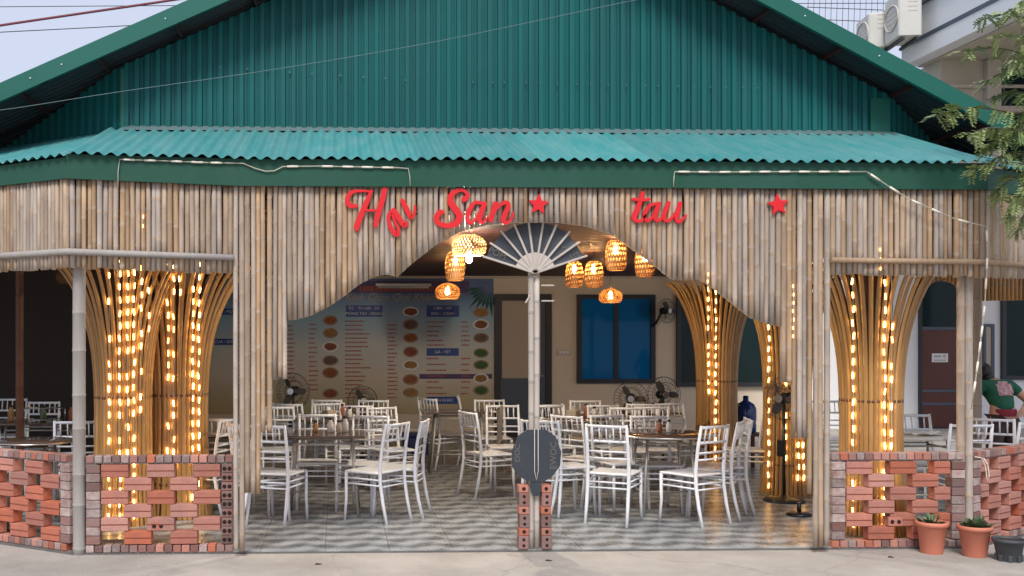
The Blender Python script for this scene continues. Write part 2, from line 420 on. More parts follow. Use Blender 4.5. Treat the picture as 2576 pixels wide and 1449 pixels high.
# corner flashings of the gable wall
for gx, nm in ((gx0, -1), (gx1, 1)):
    wdt = .10 if nm < 0 else .17
    MB().box((gx - (wdt if nm > 0 else .01), WY - .034, AWT - .2), (gx + (.01 if nm > 0 else wdt * .25), WY - .028, roofz(gx) - .2)).build('corner_flashing', 'teal_barge', gw)
roof = link('roof', None, bld)
for side in (-1, 1):
    m_ = mL if side < 0 else mR
    xe = XL if side < 0 else XR
    Lg = math.hypot(xe - AX, roofz(xe) - AZ)
    W = V((xe - AX, 0, roofz(xe) - AZ)).normalized(); N = V((-W.z * side, 0, W.x * side)); N = N if N.z > 0 else -N
    yb = BY + .02
    while yb < BACK + 1.2:
        y2 = min(yb + 1.0, BACK + 1.2)
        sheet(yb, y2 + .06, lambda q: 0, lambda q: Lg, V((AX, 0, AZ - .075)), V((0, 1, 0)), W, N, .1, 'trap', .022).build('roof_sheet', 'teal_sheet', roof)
        sheet(yb, y2 + .06, lambda q: 0, lambda q: Lg, V((AX, 0, AZ - .083)), V((0, 1, 0)), W, N, .1, 'trap', .022).build('dark_underside', 'roof_under', roof)  # dark layer added under the sheets to darken the soffit
        yb = y2
    q = .35
    while q < Lg:                                         # purlins that carry the sheets
        P = V((AX, 0, AZ - .08)) + W * q - N * .05
        MB().prism([P - W * .013 + N * .045 + V((0, BY + .10, 0)), P + W * .013 + N * .045 + V((0, BY + .10, 0)), P + W * .010 - N * .0 + V((0, BY + .10, 0)), P - W * .010 - N * .0 + V((0, BY + .10, 0))], (0, 4, 0)).build('purlin', 'red_metal', roof)
        q += .72
    # barge board: an L of folded sheet
    A, B = V((AX, BY, AZ)), V((xe, BY, roofz(xe)))
    segs = 3
    for j in range(segs):
        a = A.lerp(B, j / segs); b = A.lerp(B, (j + 1) / segs + (.01 if j < segs - 1 else 0))
        e = V((0, -.0015 * (j % 2), 0))
        bb = MB(); bb.prism([a + e, b + e, b + e + V((0, 0, -.155)), a + e + V((0, 0, -.155))], (0, .004, 0))
        bb.prism([a + e + V((0, .004, 0)), b + e + V((0, .004, 0)), b + e + V((0, .004, -.004)), a + e + V((0, .004, -.004))], (0, .16, 0))
        bb.prism([a + e + V((0, .004, -.151)), b + e + V((0, .004, -.151)), b + e + V((0, .004, -.155)), a + e + V((0, .004, -.155))], (0, .035, 0))
        o = bb.build('barge_board', 'teal_barge', roof)
        t = .15
        while t < (b - a).length:
            p = a.lerp(b, t / (b - a).length)
            sc_ = MB(); sc_.tube([p + e + V((0, -.008, -.075)), p + e + V((0, .002, -.075))], .006, 6); sc_.build('screw', 'rope_white', o)
            t += .95
# a row of screws across the gable wall
y_ = .0
for i in range(19):
    x = at(1190 + i * 42.5, 210 + i * .9, WY - .03).x + rnd(-.03, .03)
    sc_ = MB(); sc_.tube([(x, WY - .035, at(1190 + i * 42, 208 + i * .9, WY).z), (x, WY - .02, at(1190 + i * 42, 208 + i * .9, WY).z)], .0055, 6); sc_.build('screw', 'wire_pale', gw)
for i in range(9):
    x = at(560 + i * 58, 185, WY - .03).x + rnd(-.03, .03); z = at(560 + i * 58, 172 + i * 4.0, WY).z
    MB().tube([(x, WY - .035, z), (x, WY - .02, z)], .007, 6).build('screw', 'wire_pale', gw)

# ------------------------------------------------------------------ awning and fascia
ex0, ex1 = at(165, 400, EY).x, at(2482, 412, EY).x
EZ = at(1343, 408, EY).z
EZL = EZ + .03
awn = link('awning_roof', None, bld)
def eavez(x): return EZ + (EZL - EZ) * max(0, min(1, (at(620, 400, EY).x - x) / 1.2))
tx0, tx1 = gx0 + .02, gx1 + .02
ntot = 8
for j in range(ntot):
    u0, u1 = ex0 + (ex1 - ex0) * j / ntot, ex0 + (ex1 - ex0) * (j + 1) / ntot + .05
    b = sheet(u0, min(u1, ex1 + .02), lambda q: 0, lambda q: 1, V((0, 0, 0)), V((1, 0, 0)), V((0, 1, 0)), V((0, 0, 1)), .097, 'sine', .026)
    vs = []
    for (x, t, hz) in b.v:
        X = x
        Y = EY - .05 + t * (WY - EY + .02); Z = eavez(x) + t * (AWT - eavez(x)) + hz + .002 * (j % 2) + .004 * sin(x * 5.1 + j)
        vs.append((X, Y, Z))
    b.v = vs; b.build('roof_sheet', 'teal_sheet_lit', awn)
for (cx, tx, dr, nm, ez) in ((ex0, gx0, LD, -1, EZL), (ex1, gx1, RD, 1, EZ)):
    for j in range(3):
        b = sheet(j * .95, j * .95 + 1.0, lambda q: 0, lambda q: 1, V((0, 0, 0)), V((1, 0, 0)), V((0, 1, 0)), V((0, 0, 1)), .097, 'sine', .025)
        b.v = [tuple((V((cx, EY - .05, ez - .012)) + dr * u_).lerp(V((tx, WY, AWT - .012)) + dr * (u_ * .97), t) + V((0, 0, hz - .002 * (j % 2)))) for (u_, t, hz) in b.v]
        b.build('roof_sheet', 'teal_sheet_lit', awn)
# grey flashing strip along the top of the awning
MB().prism([(tx0, WY - .10, AWT - .008), (tx1, WY - .10, AWT - .008), (tx1, WY - .002, AWT + .045), (tx0, WY - .002, AWT + .045)], (0, .0, .004)).build('flashing', 'wire_pale', awn)
FZ0 = at(1343, 471, EY).z
def fasz(x): return FZ0 + .05 * max(0, min(1, (at(600, 400, EY).x - x) / (at(600, 400, EY).x - ex0)))
fas = link('fascia', None, bld)
cuts = [ex0, at(600, 0, EY).x, at(1180, 0, EY).x, at(1540, 0, EY).x, at(2000, 0, EY).x, ex1]
for j, (a, b) in enumerate(zip(cuts, cuts[1:])):
    e = -.002 * (j % 2)
    MB().prism([(a, EY + e, fasz(a)), (b + .01, EY + e, fasz(b)), (b + .01, EY + e, eavez(b) + .012), (a, EY + e, eavez(a) + .012)], (0, .02, 0)).build('fascia_board', 'fascia_green', fas)
for cx, dr, fz, ez in ((ex0, LD, fasz(ex0), EZL), (ex1, RD, FZ0, EZ)):
    a, b = V((cx, EY, 0)), V((cx, EY, 0)) + dr * 2.8
    MB().prism([(a.x, a.y, fz), (b.x, b.y, fz), (b.x, b.y, ez - .012), (a.x, a.y, ez - .012)], (0, .02, 0)).build('fascia_board', 'fascia_green', fas)
# soffit behind the fascia, closes the eave up to the ceiling
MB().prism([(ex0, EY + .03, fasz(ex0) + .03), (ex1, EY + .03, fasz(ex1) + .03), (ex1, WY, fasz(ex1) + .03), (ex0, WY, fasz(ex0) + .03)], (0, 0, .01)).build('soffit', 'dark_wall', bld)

# ------------------------------------------------------------------ ceiling, walls inside
def cx0(y): return max(-9, LX - 1.5 * y + .35)
def cx1(y): return min(6.35, RX + 1.5 * y - .35)
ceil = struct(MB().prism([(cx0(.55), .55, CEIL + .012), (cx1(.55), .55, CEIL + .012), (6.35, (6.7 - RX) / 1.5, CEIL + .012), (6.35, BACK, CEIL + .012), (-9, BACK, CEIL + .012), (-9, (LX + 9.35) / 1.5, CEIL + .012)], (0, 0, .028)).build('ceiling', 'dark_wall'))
y_ = .6
while y_ < BACK - .1:
    MB().cbox((cx0(y_) + .05, y_, CEIL - .01), (cx1(y_) - .05, y_ + .215, CEIL + .010), .004).build('ceiling_plank', 'ceiling_board', ceil); y_ += .225
BXR = at(1962, 700, BACK).x
bw = tag(MB().box((-9, BACK, -.02), (BXR, BACK + .2, CEIL + .3)).build('back_wall', 'cream_wall'), 'cream painted back wall of the dining hall', 'wall')
MB().cbox((-8.9, BACK - .06, at(1000, 700, BACK).z), (BXR, BACK - .002, at(1000, 688, BACK).z), .01).build('cornice', 'cornice', bw)
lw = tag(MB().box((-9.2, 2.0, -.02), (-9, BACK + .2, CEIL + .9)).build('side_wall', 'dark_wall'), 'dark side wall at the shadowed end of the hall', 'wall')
pt = tag(MB().box((-8.99, 5.6, 0), (at(350, 700, 5.6).x, 5.7, CEIL - .012)).build('dark_backdrop', 'dark_wall'), 'near black backdrop added for the darkness behind the shadowed dining tables', 'wall')  # added panel, its near black colour stands in for the unlit depth

def frame_rect(b, x0, x1, z0, z1, y0, y1, t, mi=0):
    b.box((x0, y0, z0), (x0 + t, y1, z1), mi); b.box((x1 - t, y0, z0), (x1, y1, z1), mi)
    b.box((x0 + t, y0, z1 - t), (x1 - t, y1, z1), mi); b.box((x0 + t, y0, z0), (x1 - t, y1, z0 + t), mi)
    return b
# door with beige panel
d0, d1 = at(1243, 740, BACK), at(1386, 740, BACK)
dr_ = thing('interior_door', 'dark framed door with tall beige glazed panel beside the menu board', 'door', (0, 0, 0))
frame_rect(MB(), d0.x, d1.x, .0, d0.z, BACK - .07, BACK - .004, .10).build('door_frame', 'dark_frame', dr_)
MB().box((d0.x + .102, BACK - .04, .01), (d1.x - .102, BACK - .006, d0.z - .102)).build('door_leaf', 'blue_grey', dr_)
p0, p1 = at(1262, 757, BACK), at(1366, 951, BACK)
MB().cbox((p0.x, BACK - .052, p1.z), (p1.x - .05, BACK - .041, p0.z), .003).build('panel', 'frosted', dr_)
MB().tube([(p1.x - .01, BACK - .045, 1.0), (p1.x - .01, BACK - .09, 1.0), (p1.x - .10, BACK - .09, 1.0)], .01, 6).build('handle', 'steel', dr_)
# windows
def window(x0, y0, x1, y1, glass, label, fr='dark_frame', Y=BACK):
    a, b = at(x0, y0, Y), at(x1, y1, Y)
    o = thing('window', label, 'window')
    frame_rect(MB(), a.x, b.x, b.z, a.z, Y - .07, Y - .004, .075).build('frame', fr, o)
    mid = (a.x + b.x) / 2
    MB().box((mid - .035, Y - .065, b.z + .076), (mid + .035, Y - .005, a.z - .076)).build('mullion', fr, o)
    for (q0, q1) in ((a.x + .076, mid - .036), (mid + .036, b.x - .076)):
        MB().box((q0, Y - .035, b.z + .076), (q1, Y - .02, a.z - .076)).build('pane', glass, o)
    return o
window(1450, 741, 1646, 964, 'blue_glass', 'blue glazed sliding window in dark frame on cream wall')
window(1700, 741, 1926, 972, 'dark_glass', 'dark glazed window behind the flared bamboo columns')
# wall switch plate
p = at(1418, 886, BACK); sw = tag(MB().cbox((p.x - .12, BACK - .03, p.z - .05), (p.x + .12, BACK - .003, p.z + .05), .006).build('socket_plate', 'cornice'), 'pale socket plate on cream wall beside blue window', 'socket')
for q in (-.06, .0, .06): MB().cbox((p.x + q - .02, BACK - .036, p.z - .02), (p.x + q + .02, BACK - .031, p.z + .02), .002).build('switch', 'white_plastic', sw)

# menu board: a printed banner
b0, b1 = at(395, 700, BACK), at(1241, 1040, BACK)
mb = thing('menu_board', 'large printed seafood menu banner with dish photos and red price lines', 'menu')
bn = MB().box((b0.x, BACK - .03, b1.z), (b1.x, BACK - .004, b0.z)).build('banner', 'banner', mb)
YB = BACK - .031
def flat_poly(b, pts, mi=0, y=YB): b.add([(q[0], y, q[1]) for q in pts], [list(range(len(pts)))], mi)
def px2(x, y): p = at(x, y, YB); return (p.x, p.z)
def rect_px(b, x0, y0, x1, y1, mi=0, y=YB):
    a, c = px2(x0, y0), px2(x1, y1); flat_poly(b, [(a[0], c[1]), (c[0], c[1]), (c[0], a[1]), (a[0], a[1])], mi, y)
def text(name, body, size, m, parent, loc, rot=(pi / 2, 0, 0), ext=.001, align='CENTER', shear=0):
    cu = bpy.data.curves.new(name, 'FONT'); cu.body = body; cu.size = size; cu.extrude = ext
    cu.align_x = align; cu.align_y = 'CENTER'; cu.shear = shear; cu.resolution_u = 3
    cu.materials.append(MATS[m])
    o = bpy.data.objects.new(name, cu); SC.collection.objects.link(o); o.parent = parent
    me = bpy.data.meshes.new_from_object(o.evaluated_get(bpy.context.evaluated_depsgraph_get())); bpy.data.objects.remove(o)
    return link(name, me, parent, loc, rot)
for (x0, y0, x1, y1, lines) in ((870, 768, 962, 797, ('ỐC - TU HÀI - SÒ', 'MÓNG TAY - NGAO')), (1073, 768, 1155, 797, ('CƠM - MỲ', 'RAU - CANH')),
                                (1073, 876, 1154, 895, ('GÀ - VỊT',)), (1073, 998, 1153, 1016, ('MÓN KHÁC',)), (540, 852, 590, 868, ('CUA - GHẸ',)), (540, 776, 590, 792, ('TÔM - MỰC',))):
    a, c = px2(x0, y0), px2(x1, y1)
    o = MB().box((a[0], YB - .006, c[1]), (c[0], YB - .0005, a[1])).build('heading_plate', 'plate_blue', mb)
    for i, t in enumerate(lines):
        z = (a[1] + c[1]) / 2 + ((.5 - i) * .088 if len(lines) == 2 else 0)
        text('lettering', t, .068, 'print_white', o, ((a[0] + c[0]) / 2, YB - .0075, z))
mtx = px2(985, 748); text('lettering', 'Kính Chào Quý Khách', .17, 'print_yellow', mb, (mtx[0], YB - .002, mtx[1]), shear=.3)
b = MB(); rect_px(b, 870, 706, 1180, 737, 0, YB - .0006); b.build('title_band', 'print_purple', mb)
b = MB()
x = 905
while x < 1085: w_ = rnd(5, 9); rect_px(b, x, 720, x + w_, 733, 0, YB - .0012); x += w_ + rnd(1.5, 4)
b.build('title_print', 'print_red', mb)
cols = [(722, 745, 820, 960, 14), (777, 803, 816, 980, 15), (868, 935, 808, 1000, 19), (975, 1003, 818, 1000, 19), (1073, 1125, 810, 868, 6), (1160, 1185, 810, 868, 6), (1073, 1125, 902, 990, 7), (1160, 1185, 902, 990, 7), (600, 690, 800, 980, 16)]
for (xa, xb, ya, yb, n_) in cols:
    b = MB()
    for i in range(n_):
        y = ya + (yb - ya) * i / max(1, n_ - 1); x = xa; xe = xb - rnd(0, .45) * (xb - xa)
        while x < xe: w_ = rnd(3, 8); rect_px(b, x, y - 1.7, min(x + w_, xe), y + 1.7, 0, YB - .0012); x += w_ + 1.2
    o = b.build('price_print', 'print_red', mb); o['kind'] = 'stuff'
dishes = [(831, y, i) for i, y in enumerate((806, 838, 872, 907, 938, 990))] + [(1033, y, i + 2) for i, y in enumerate((784, 816, 850, 885, 918, 955, 988))] + [(1210, y, i + 1) for i, y in enumerate((786, 816, 850, 888, 918, 952, 982))]
for (x, y, i) in dishes:
    c = px2(x, y); o = MB(); k_ = 16; ax_, az_ = rnd(.125, .14), rnd(.082, .098)
    flat_poly(o, [(c[0] + ax_ * cos(2 * pi * t / k_), c[1] + az_ * sin(2 * pi * t / k_)) for t in range(k_)], 0, YB - .0014)
    q = o.build('dish_photo', 'print_white' if i % 4 == 2 else 'dish5', mb)
    o = MB(); flat_poly(o, [(c[0] + .8 * ax_ * cos(2 * pi * t / k_) * rnd(.9, 1.05), c[1] + .78 * az_ * sin(2 * pi * t / k_) * rnd(.85, 1.05)) for t in range(k_)], 0, YB - .0024)
    mi_ = 4 if (x == 1210 and y in (888, 918, 982)) else (0, 1, 2, 3, 0, 6, 1)[i % 7]
    o.build('food', 'dish%d' % mi_, q)
# palm-leaf print in the corner, shore stripe
b = MB()
for i in range(9):
    a0 = px2(1232, 720); ang = R(190 + i * 12); L_ = rnd(.35, .55); t_ = V((cos(ang), sin(ang))); n2 = V((-t_.y, t_.x)) * .03
    flat_poly(b, [(a0[0] + t_.x * .1, a0[1] + t_.y * .1), (a0[0] + t_.x * .3 + n2.x, a0[1] + t_.y * .3 + n2.y), (a0[0] + t_.x * L_, a0[1] + t_.y * L_), (a0[0] + t_.x * .3 - n2.x, a0[1] + t_.y * .3 - n2.y)], 0, YB - .0008 - .0001 * i)
b.build('leaf_print', 'palm_green', mb)
b = MB(); rect_px(b, 1055, 941, 1238, 953, 0, YB - .0006); b.build('shore_print', 'print_purple', mb)
# fluorescent batten above the menu
p, q = at(945, 712, BACK - .1), at(1085, 714, BACK - .1)
tl = thing('tube_light', 'unlit white tube light batten above the menu board', 'light')
MB().cbox((p.x, BACK - .12, p.z - .05), (q.x, BACK - .032, p.z - .005), .008).build('housing', 'white_plastic', tl)
MB().tube([(p.x + .04, BACK - .10, p.z - .07), (q.x - .04, BACK - .10, p.z - .07)], .016, 8).build('tube', 'print_white', tl)

# ------------------------------------------------------------------ bamboo screen of the front
def pole_mesh(x0, y0, ztop, zlow_f, r, N_=8, tilt=0.0, dirv=V((1, 0, 0))):
    """one bamboo cane; foot follows zlow_f(u)"""
    b = MB(); zmid = zlow_f(0); zs = [zmid]; z = zmid + rnd(.03, .30)
    nodes = []
    while z < ztop - .03: nodes.append(z); z += rnd(.22, .36)
    ring = [(zmid, r, 0)]
    for nz in nodes: ring += [(nz - .012, r * 1.0, 0), (nz - .004, r * 1.09, 1), (nz + .004, r * 1.02, 1), (nz + .012, r, 0)]
    ring.append((ztop, r * rnd(.92, 1.0), 0))
    yv = V((-dirv.y, dirv.x, 0))
    vs = []; bow = rnd(-.004, .004)
    for i, (z, rr, _) in enumerate(ring):
        t = (z - zmid) / max(.01, ztop - zmid)
        off = tilt * t + bow * sin(pi * t)
        for j in range(N_):
            a = 2 * pi * j / N_ + .2
            ux = rr * cos(a); p = V((x0, y0, 0)) + dirv * (ux + off) + yv * (rr * sin(a))
            zz = zlow_f(ux) if i == 0 else z
            vs.append((p.x, p.y, zz))
    fs = []; k_ = len(ring); o = 0
    b.v = vs
    for i in range(k_ - 1):
        mi = 1 if (ring[i][2] or ring[i + 1][2]) else 0
        for j in range(N_):
            b.f.append([i * N_ + j, i * N_ + (j + 1) % N_, (i + 1) * N_ + (j + 1) % N_, (i + 1) * N_ + j]); b.m.append(mi); b.sm.append(True)
    b.f.append(list(range(N_))[::-1]); b.m.append(2); b.sm.append(False)
    b.f.append([(k_ - 1) * N_ + j for j in range(N_)]); b.m.append(2); b.sm.append(False)
    return b
BM = ['bamboo', 'bamboo_node', 'bamboo_cut']
CURVE = [(719, 806), (740, 805), (780, 795), (830, 770), (870, 742), (905, 715), (930, 702), (952, 693), (975, 691), (1000, 697), (1040, 660), (1100, 614), (1160, 583), (1230, 566), (1300, 560),
         (1400, 560), (1470, 568), (1540, 592), (1600, 634), (1650, 672), (1688, 702), (1720, 705), (1758, 704), (1781, 716), (1831, 755), (1887, 800), (1932, 816), (1962, 822)]
def low_px(x):
    for a, b_, y in ((592, 620, 1384), (620, 651, 1241), (651, 687, 1088), (687, 719, 952), (1963, 1995, 961), (1995, 2027, 1102), (2027, 2047, 1241), (2047, 2088, 1374)):
        if a <= x < b_: return y
    if x < 592: return interp([(0, 684), (165, 673), (592, 689)], x)
    if x >= 2088: return interp([(2088, 690), (2480, 697)], x)
    return interp(CURVE, x)
scr = link('bamboo_screen', None, bld); scr['label'] = 'front screen of upright bamboo canes cut to an arch'
x = 163.0
SYF = SY
while x < 2480:
    wpx = rnd(11.0, 14.2)
    if 592 <= x < 606 or 606 <= x < 618 or 2060 < x < 2088: wpx = 14
    c = x + wpx / 2; p = at(c, 600, SYF); r = (at(x + wpx, 600, SYF).x - at(x, 600, SYF).x) / 2 * rnd(.97, 1.07)
    ppm = F / (D0 + SYF)
    ylow = low_px(c)
    curved = (719 < c < 1963)
    fz = (lambda u_, c=c, k=ppm: at(c, low_px(min(max(c + u_ * k, 720), 1962)), SYF).z) if curved else (lambda u_, z=max(-.03, at(c, ylow + rnd(-3, 3), SYF).z): z)
    pole_mesh(p.x, SYF + rnd(-.008, .008), fasz(p.x) + .05, fz, r, tilt=rnd(-.006, .006)).build('cane', BM, scr)
    x += wpx + (rnd(.2, 1.2) if random.random() > .06 else rnd(1.5, 3.2))
# wings of the screen
for nm, cx, dr, label, ylow in ((-1, at(166, 0, SY).x, LD, 'slanted bamboo screen wing over the shadowed tables', 675), (1, at(2482, 0, SY).x, RD, 'slanted bamboo screen wing beside the leafy tree', 696)):
    wg = link('bamboo_screen', None, bld); wg['label'] = label
    zl = at(166 if nm < 0 else 2482, ylow, SY).z; u_ = -.015
    while u_ < 2.3:
        r = rnd(.0165, .021); p = V((cx, SY, 0)) + dr * (u_ + r)
        pole_mesh(p.x, p.y, (fasz(ex0) if nm < 0 else FZ0) + .05, lambda q, z=zl + rnd(-.01, .01): z, r * .95, dirv=dr if nm > 0 else -dr, tilt=rnd(-.005, .005)).build('cane', BM, wg)
        u_ += 2 * r + rnd(.001, .004)
    # battens of whole bamboo along the foot of the skirt
rl = MB(); pts = [V((at(588, 650, SY - .045).x, SY - .045, at(588, 648, SY - .045).z)), V((at(400, 638, SY - .045).x, SY - .045, at(400, 641, SY - .045).z)), V((at(170, 631, SY - .045).x, SY - .045, at(170, 633, SY - .045).z))]
pts.append(pts[-1] + LD * 2.0 + V((0, 0, -.005)))
rl.tube(pts, [.024, .024, .026, .028], 8); rl.build('batten', ['bamboo_grey'], scr)
pts = [at(2090, 654, SY - .045), at(2280, 657, SY - .045), at(2484, 659, SY - .045)]; pts.append(pts[-1] + RD * 2.0)
MB().tube(pts, .022, 8).build('batten', ['bamboo'], scr)
# inner backing beam behind the screen
MB().box((at(170, 600, 0).x, -.05, 2.62), (at(2480, 600, 0).x, .03, 2.70)).build('beam', 'wood_pole', bld)

# ------------------------------------------------------------------ corner posts
def post(x, y, r, z1, name='post', m=('bamboo_grey', 'bamboo_grey', 'bamboo_cut'), parent=bld):
    return pole_mesh(x, y, z1, lambda u_: -.05, r, 12).build(name, list(m), parent)
post(LX, .0, .049, 2.75, m=('bamboo_grey', 'bamboo_grey', 'bamboo_cut'))
for q in (-.030, .030): post(RX + q, (.012 if q < 0 else 0), .031, 2.75, m=('bamboo', 'bamboo_node', 'bamboo_cut'))
post(at(2456, 900, 1.7).x, 1.7, .05, CEIL, m=('bamboo', 'bamboo_node', 'bamboo_cut'))
post(at(50, 900, 2.6).x, 2.6, .04, CEIL, m=('wood_pole', 'wood_pole', 'wood_pole'))
# side screen with an arch, right of the hall
ss = link('bamboo_screen', None, bld); ss['label'] = 'brown bamboo side screen with an arched cut-out'
ARCH = [(2300, 775), (2312, 745), (2330, 722), (2352, 708), (2372, 705), (2395, 712), (2420, 735), (2440, 765), (2470, 757), (2800, 752)]
x = 2302
while x < 2760:
    wpx = rnd(9, 11); c = x + wpx / 2; p = at(c, 700, 2.1)
    fz = lambda u_, c=c: at(c, interp(ARCH, c + u_ * 257), 2.1).z
    pole_mesh(p.x, 2.1, CEIL + .05, fz, .0175).build('cane', ['strand', 'bamboo_node', 'bamboo_cut'], ss); x += wpx

# ------------------------------------------------------------------ brick walls
def brick_mesh(L, Hh, Dp, holes=False, groove=True):
    b = MB().cbox((0, 0, 0), (L, Dp, Hh), .004)
    if groove: b.box((.002, -.0015, Hh * .46), (L - .002, .003, Hh * .54), 1)
    if holes:
        for q in ((.5,) if holes == 1 else (.27, .73)):
            for zq in (.5,):
                c = V((L * q, -.0012, Hh * zq)); rr = min(.017, L * .2)
                b.add([c + V((rr * cos(2 * pi * t / 8), 0, rr * sin(2 * pi * t / 8))) for t in range(8)], [list(range(8))], 2)
    return b
BMATS = ['brick', 'groove', 'brick_hole']; BDM = ['brick_dark', 'groove', 'brick_hole']
BL, BH, BDp = .208, .099, .095
me_main = brick_mesh(BL, BH, BDp).build('brick', BMATS); me_half = brick_mesh(BL * .62, BH, BDp).build('brick', BMATS)
me_hole = brick_mesh(.115, .072, .095, 2, False).build('brick', BMATS); me_end = brick_mesh(.060, .055, .10, False, False).build('brick', BDM)
me_pier = brick_mesh(.105, .064, .10, False, False).build('brick', BDM); me_ash = brick_mesh(.105, .064, .10, False, False).build('brick', ['brick_ash', 'groove', 'brick_hole']); me_enda = brick_mesh(.060, .055, .10, False, False).build('brick', ['brick_ash', 'groove', 'brick_hole'])
me_endr = brick_mesh(.060, .055, .10, False, False).build('brick', BMATS); me_pierh = brick_mesh(.085, .064, .10, 2, False).build('brick', BDM)
protos = [me_main, me_half, me_hole, me_end, me_pier, me_pierh, me_ash, me_enda, me_endr]
BK = {k_: o.data for k_, o in zip(('main', 'half', 'hole', 'end', 'pier', 'pierh', 'ash', 'enda', 'endr'), protos)}
for o in protos: bpy.data.objects.remove(o)
def brick_wall(P0, dirv, length, label, pier0=True, pier1=True, holes1=False, shift=0, broken=None, extra=()):
    """lattice brick wall; P0 foot of its start, front face towards -normal"""
    ang = math.atan2(dirv.y, dirv.x)
    wll = thing('brick_wall', label, 'wall', P0, ang)
    def put(kind, x, z, y=0, rz=0):
        o = link('brick', BK[kind], wll, (x, y + rnd(-.003, .003), z), (rnd(-.006, .006), rnd(-.008, .008), rz + rnd(-.012, .012))); return o
    H_foot, H_rows = .062, 6
    ztop = H_foot + H_rows * (BH + .004) + .004
    x = 0
    while x < length - .05:
        put(random.choice(('end', 'end', 'enda', 'endr')), x, .0); put(random.choice(('end', 'enda', 'endr')), x, ztop + .004); x += .0665
    MB().box((.004, .010, -.045), (length - .006, .088, -.0015)).build('mortar_bed', 'mortar', wll)
    MB().box((.004, .012, ztop - .003), (length - .01, .088, ztop + .0025)).build('mortar_bed', 'mortar', wll)
    xa, xb = (.115 if pier0 else .0), length - (.105 if pier1 else 0)
    for pr, x0, hol in ((pier0, 0, False), (pier1, xb + .012, holes1)):
        if not pr: continue
        MB().box((x0 + .006, .014, H_foot), (x0 + .082, .09, ztop - .004)).build('mortar_joint', 'mortar', wll)
        for i in range(9):
            put('pierh' if hol and i % 2 == 0 else random.choice(('pier', 'ash', 'ash')) if not hol else random.choice(('pierh', 'pierh', 'ash')), x0 + .002, H_foot + i * .0685)
    per = .352
    for r_ in range(H_rows):
        z = H_foot + (H_rows - 1 - r_) * (BH + .004)
        x = xa + (0 if r_ % 2 == 0 else per / 2) - shift
        while x < xb - .02:
            if x >= xa - .03 and x + BL < xb + .06: put('main', x, z)
            elif x < xa and x + BL > xa + .05: put('half', xa + .003, z)
            elif x + BL * .6 < xb + .07: put('half', x, z)
            x += per
    for (kind, x, row) in extra:
        put(kind, x, H_foot + (H_rows - 1 - row) * (BH + .004))
    return wll
wl0 = at(218, 1387, 0).x; wl1 = at(588, 1387, 0).x
brick_wall(V((wl0, -.03, -.005)), V((1, 0, 0)), wl1 - wl0, 'lattice brick wall under the big lit bamboo columns', holes1=True, extra=(('hole', .49, 4),))
wr0 = at(2089, 1372, 0).x; wr1 = at(2418, 1370, 0).x
brick_wall(V((wr0, -.03, -.005)), V((1, 0, 0)), wr1 - wr0, 'lattice brick wall behind the terracotta flower pots', holes1=False, extra=(('hole', .45, 4),))
pL = V((LX - .05, .0, -.005))
brick_wall(pL + LD * 2.2, -LD, 2.15, 'slanted lattice brick wall in front of the shadowed tables', pier0=False, pier1=True, shift=.1)
pR = V((RX + .075, -.0, -.005))
brick_wall(pR, RD, 2.3, 'slanted lattice brick wall in front of the person in green', pier0=True, pier1=False, shift=.05)

# ------------------------------------------------------------------ fan-topped centre post and plaque
CP = at(1343, 1377, 0).x
fp = thing('fan_topped_post', 'pale bamboo post crowned with a big dark paper fan', 'post', (CP, 0, 0))
for q in (-.023, .023):
    pole_mesh(q, 0, at(1343, 688, 0).z + .02, lambda u_: 0, .0225, 10).build('post', ['pale_wood', 'bamboo_grey', 'bamboo_cut'], fp)
piv = V((0, -.05, at(1343, 688, 0).z)); fan = link('fan', None, fp, piv)
angs = [R(a) for a in (162.5, 146.5, 129.5, 113.5, 97.5, 81, 66, 50, 35, 18.5)]
RF = .43
rad = [.43, .425, .425, .418, .40, .40, .418, .425, .425, .43]
for a, r_ in zip(angs, rad):
    M = Matrix.Rotation(-a, 4, 'Y')
    MB().cbox((0, -.012, -.0085), (r_, -.001, .0085), .003, M=M).build('rib', 'pale_wood', fan)
for i in range(9):
    a0, a1 = angs[i], angs[i + 1]; b = MB(); q = []
    for t in range(5):
        a = a0 + (a1 - a0) * t / 4; q.append(V((.395 * cos(a), .012 * sin(pi * t / 4), .395 * sin(a))))
    w0 = [V((.15 * cos(a0 + (a1 - a0) * t / 4), .004 * sin(pi * t / 4), .15 * sin(a0 + (a1 - a0) * t / 4))) for t in range(5)]
    b.add(w0 + q, [(t, t + 1, t + 6, t + 5) for t in range(4)]); b.add([v + V((0, .003, 0)) for v in w0 + q], [(t, t + 1, t + 6, t + 5) for t in range(4)])
    b.build('leaf_panel', 'slate', fan)
    b = MB(); q0 = [V((.16 * cos(a0 + (a1 - a0) * t / 3), -.0006 - .0004 * (i % 2), .16 * sin(a0 + (a1 - a0) * t / 3))) for t in range(4)]
    b.prism([V((0, -.0006 - .0004 * (i % 2), 0))] + q0, (0, -.006, 0)); b.build('guard_stick', 'pale_wood', fan)
def facet_text(body, x, z, a, size, parent, y=-.0135, m='slate_mark'):
    return text('lettering', body, size, m, parent, (x, y, z), (pi / 2, -a, 0), .0005)
facet_text('POM', -.295, .150, R(-27), .07, fan, -.004); facet_text('LIT', .31, .135, R(25), .055, fan, -.004); facet_text('A', .22, .20, R(40), .05, fan, -.004)
for (xx, yy, L_, a) in ((1362, 718, .10, 0), (1362, 757, .10, 0), (1332, 762, .065, 60)):
    p = at(xx, yy, -.03); d = V((cos(R(a)), 0, sin(R(a)))) * L_
    st = MB().cbox((0, -.006, -.0055), (L_, .006, .0055), .002, M=Matrix.Rotation(-R(a), 4, 'Y')).build('peg', 'pale_wood', fp, (p.x - CP - (.03 if a else 0), -.032, p.z))
pc = at(1349, 1146, -.06)
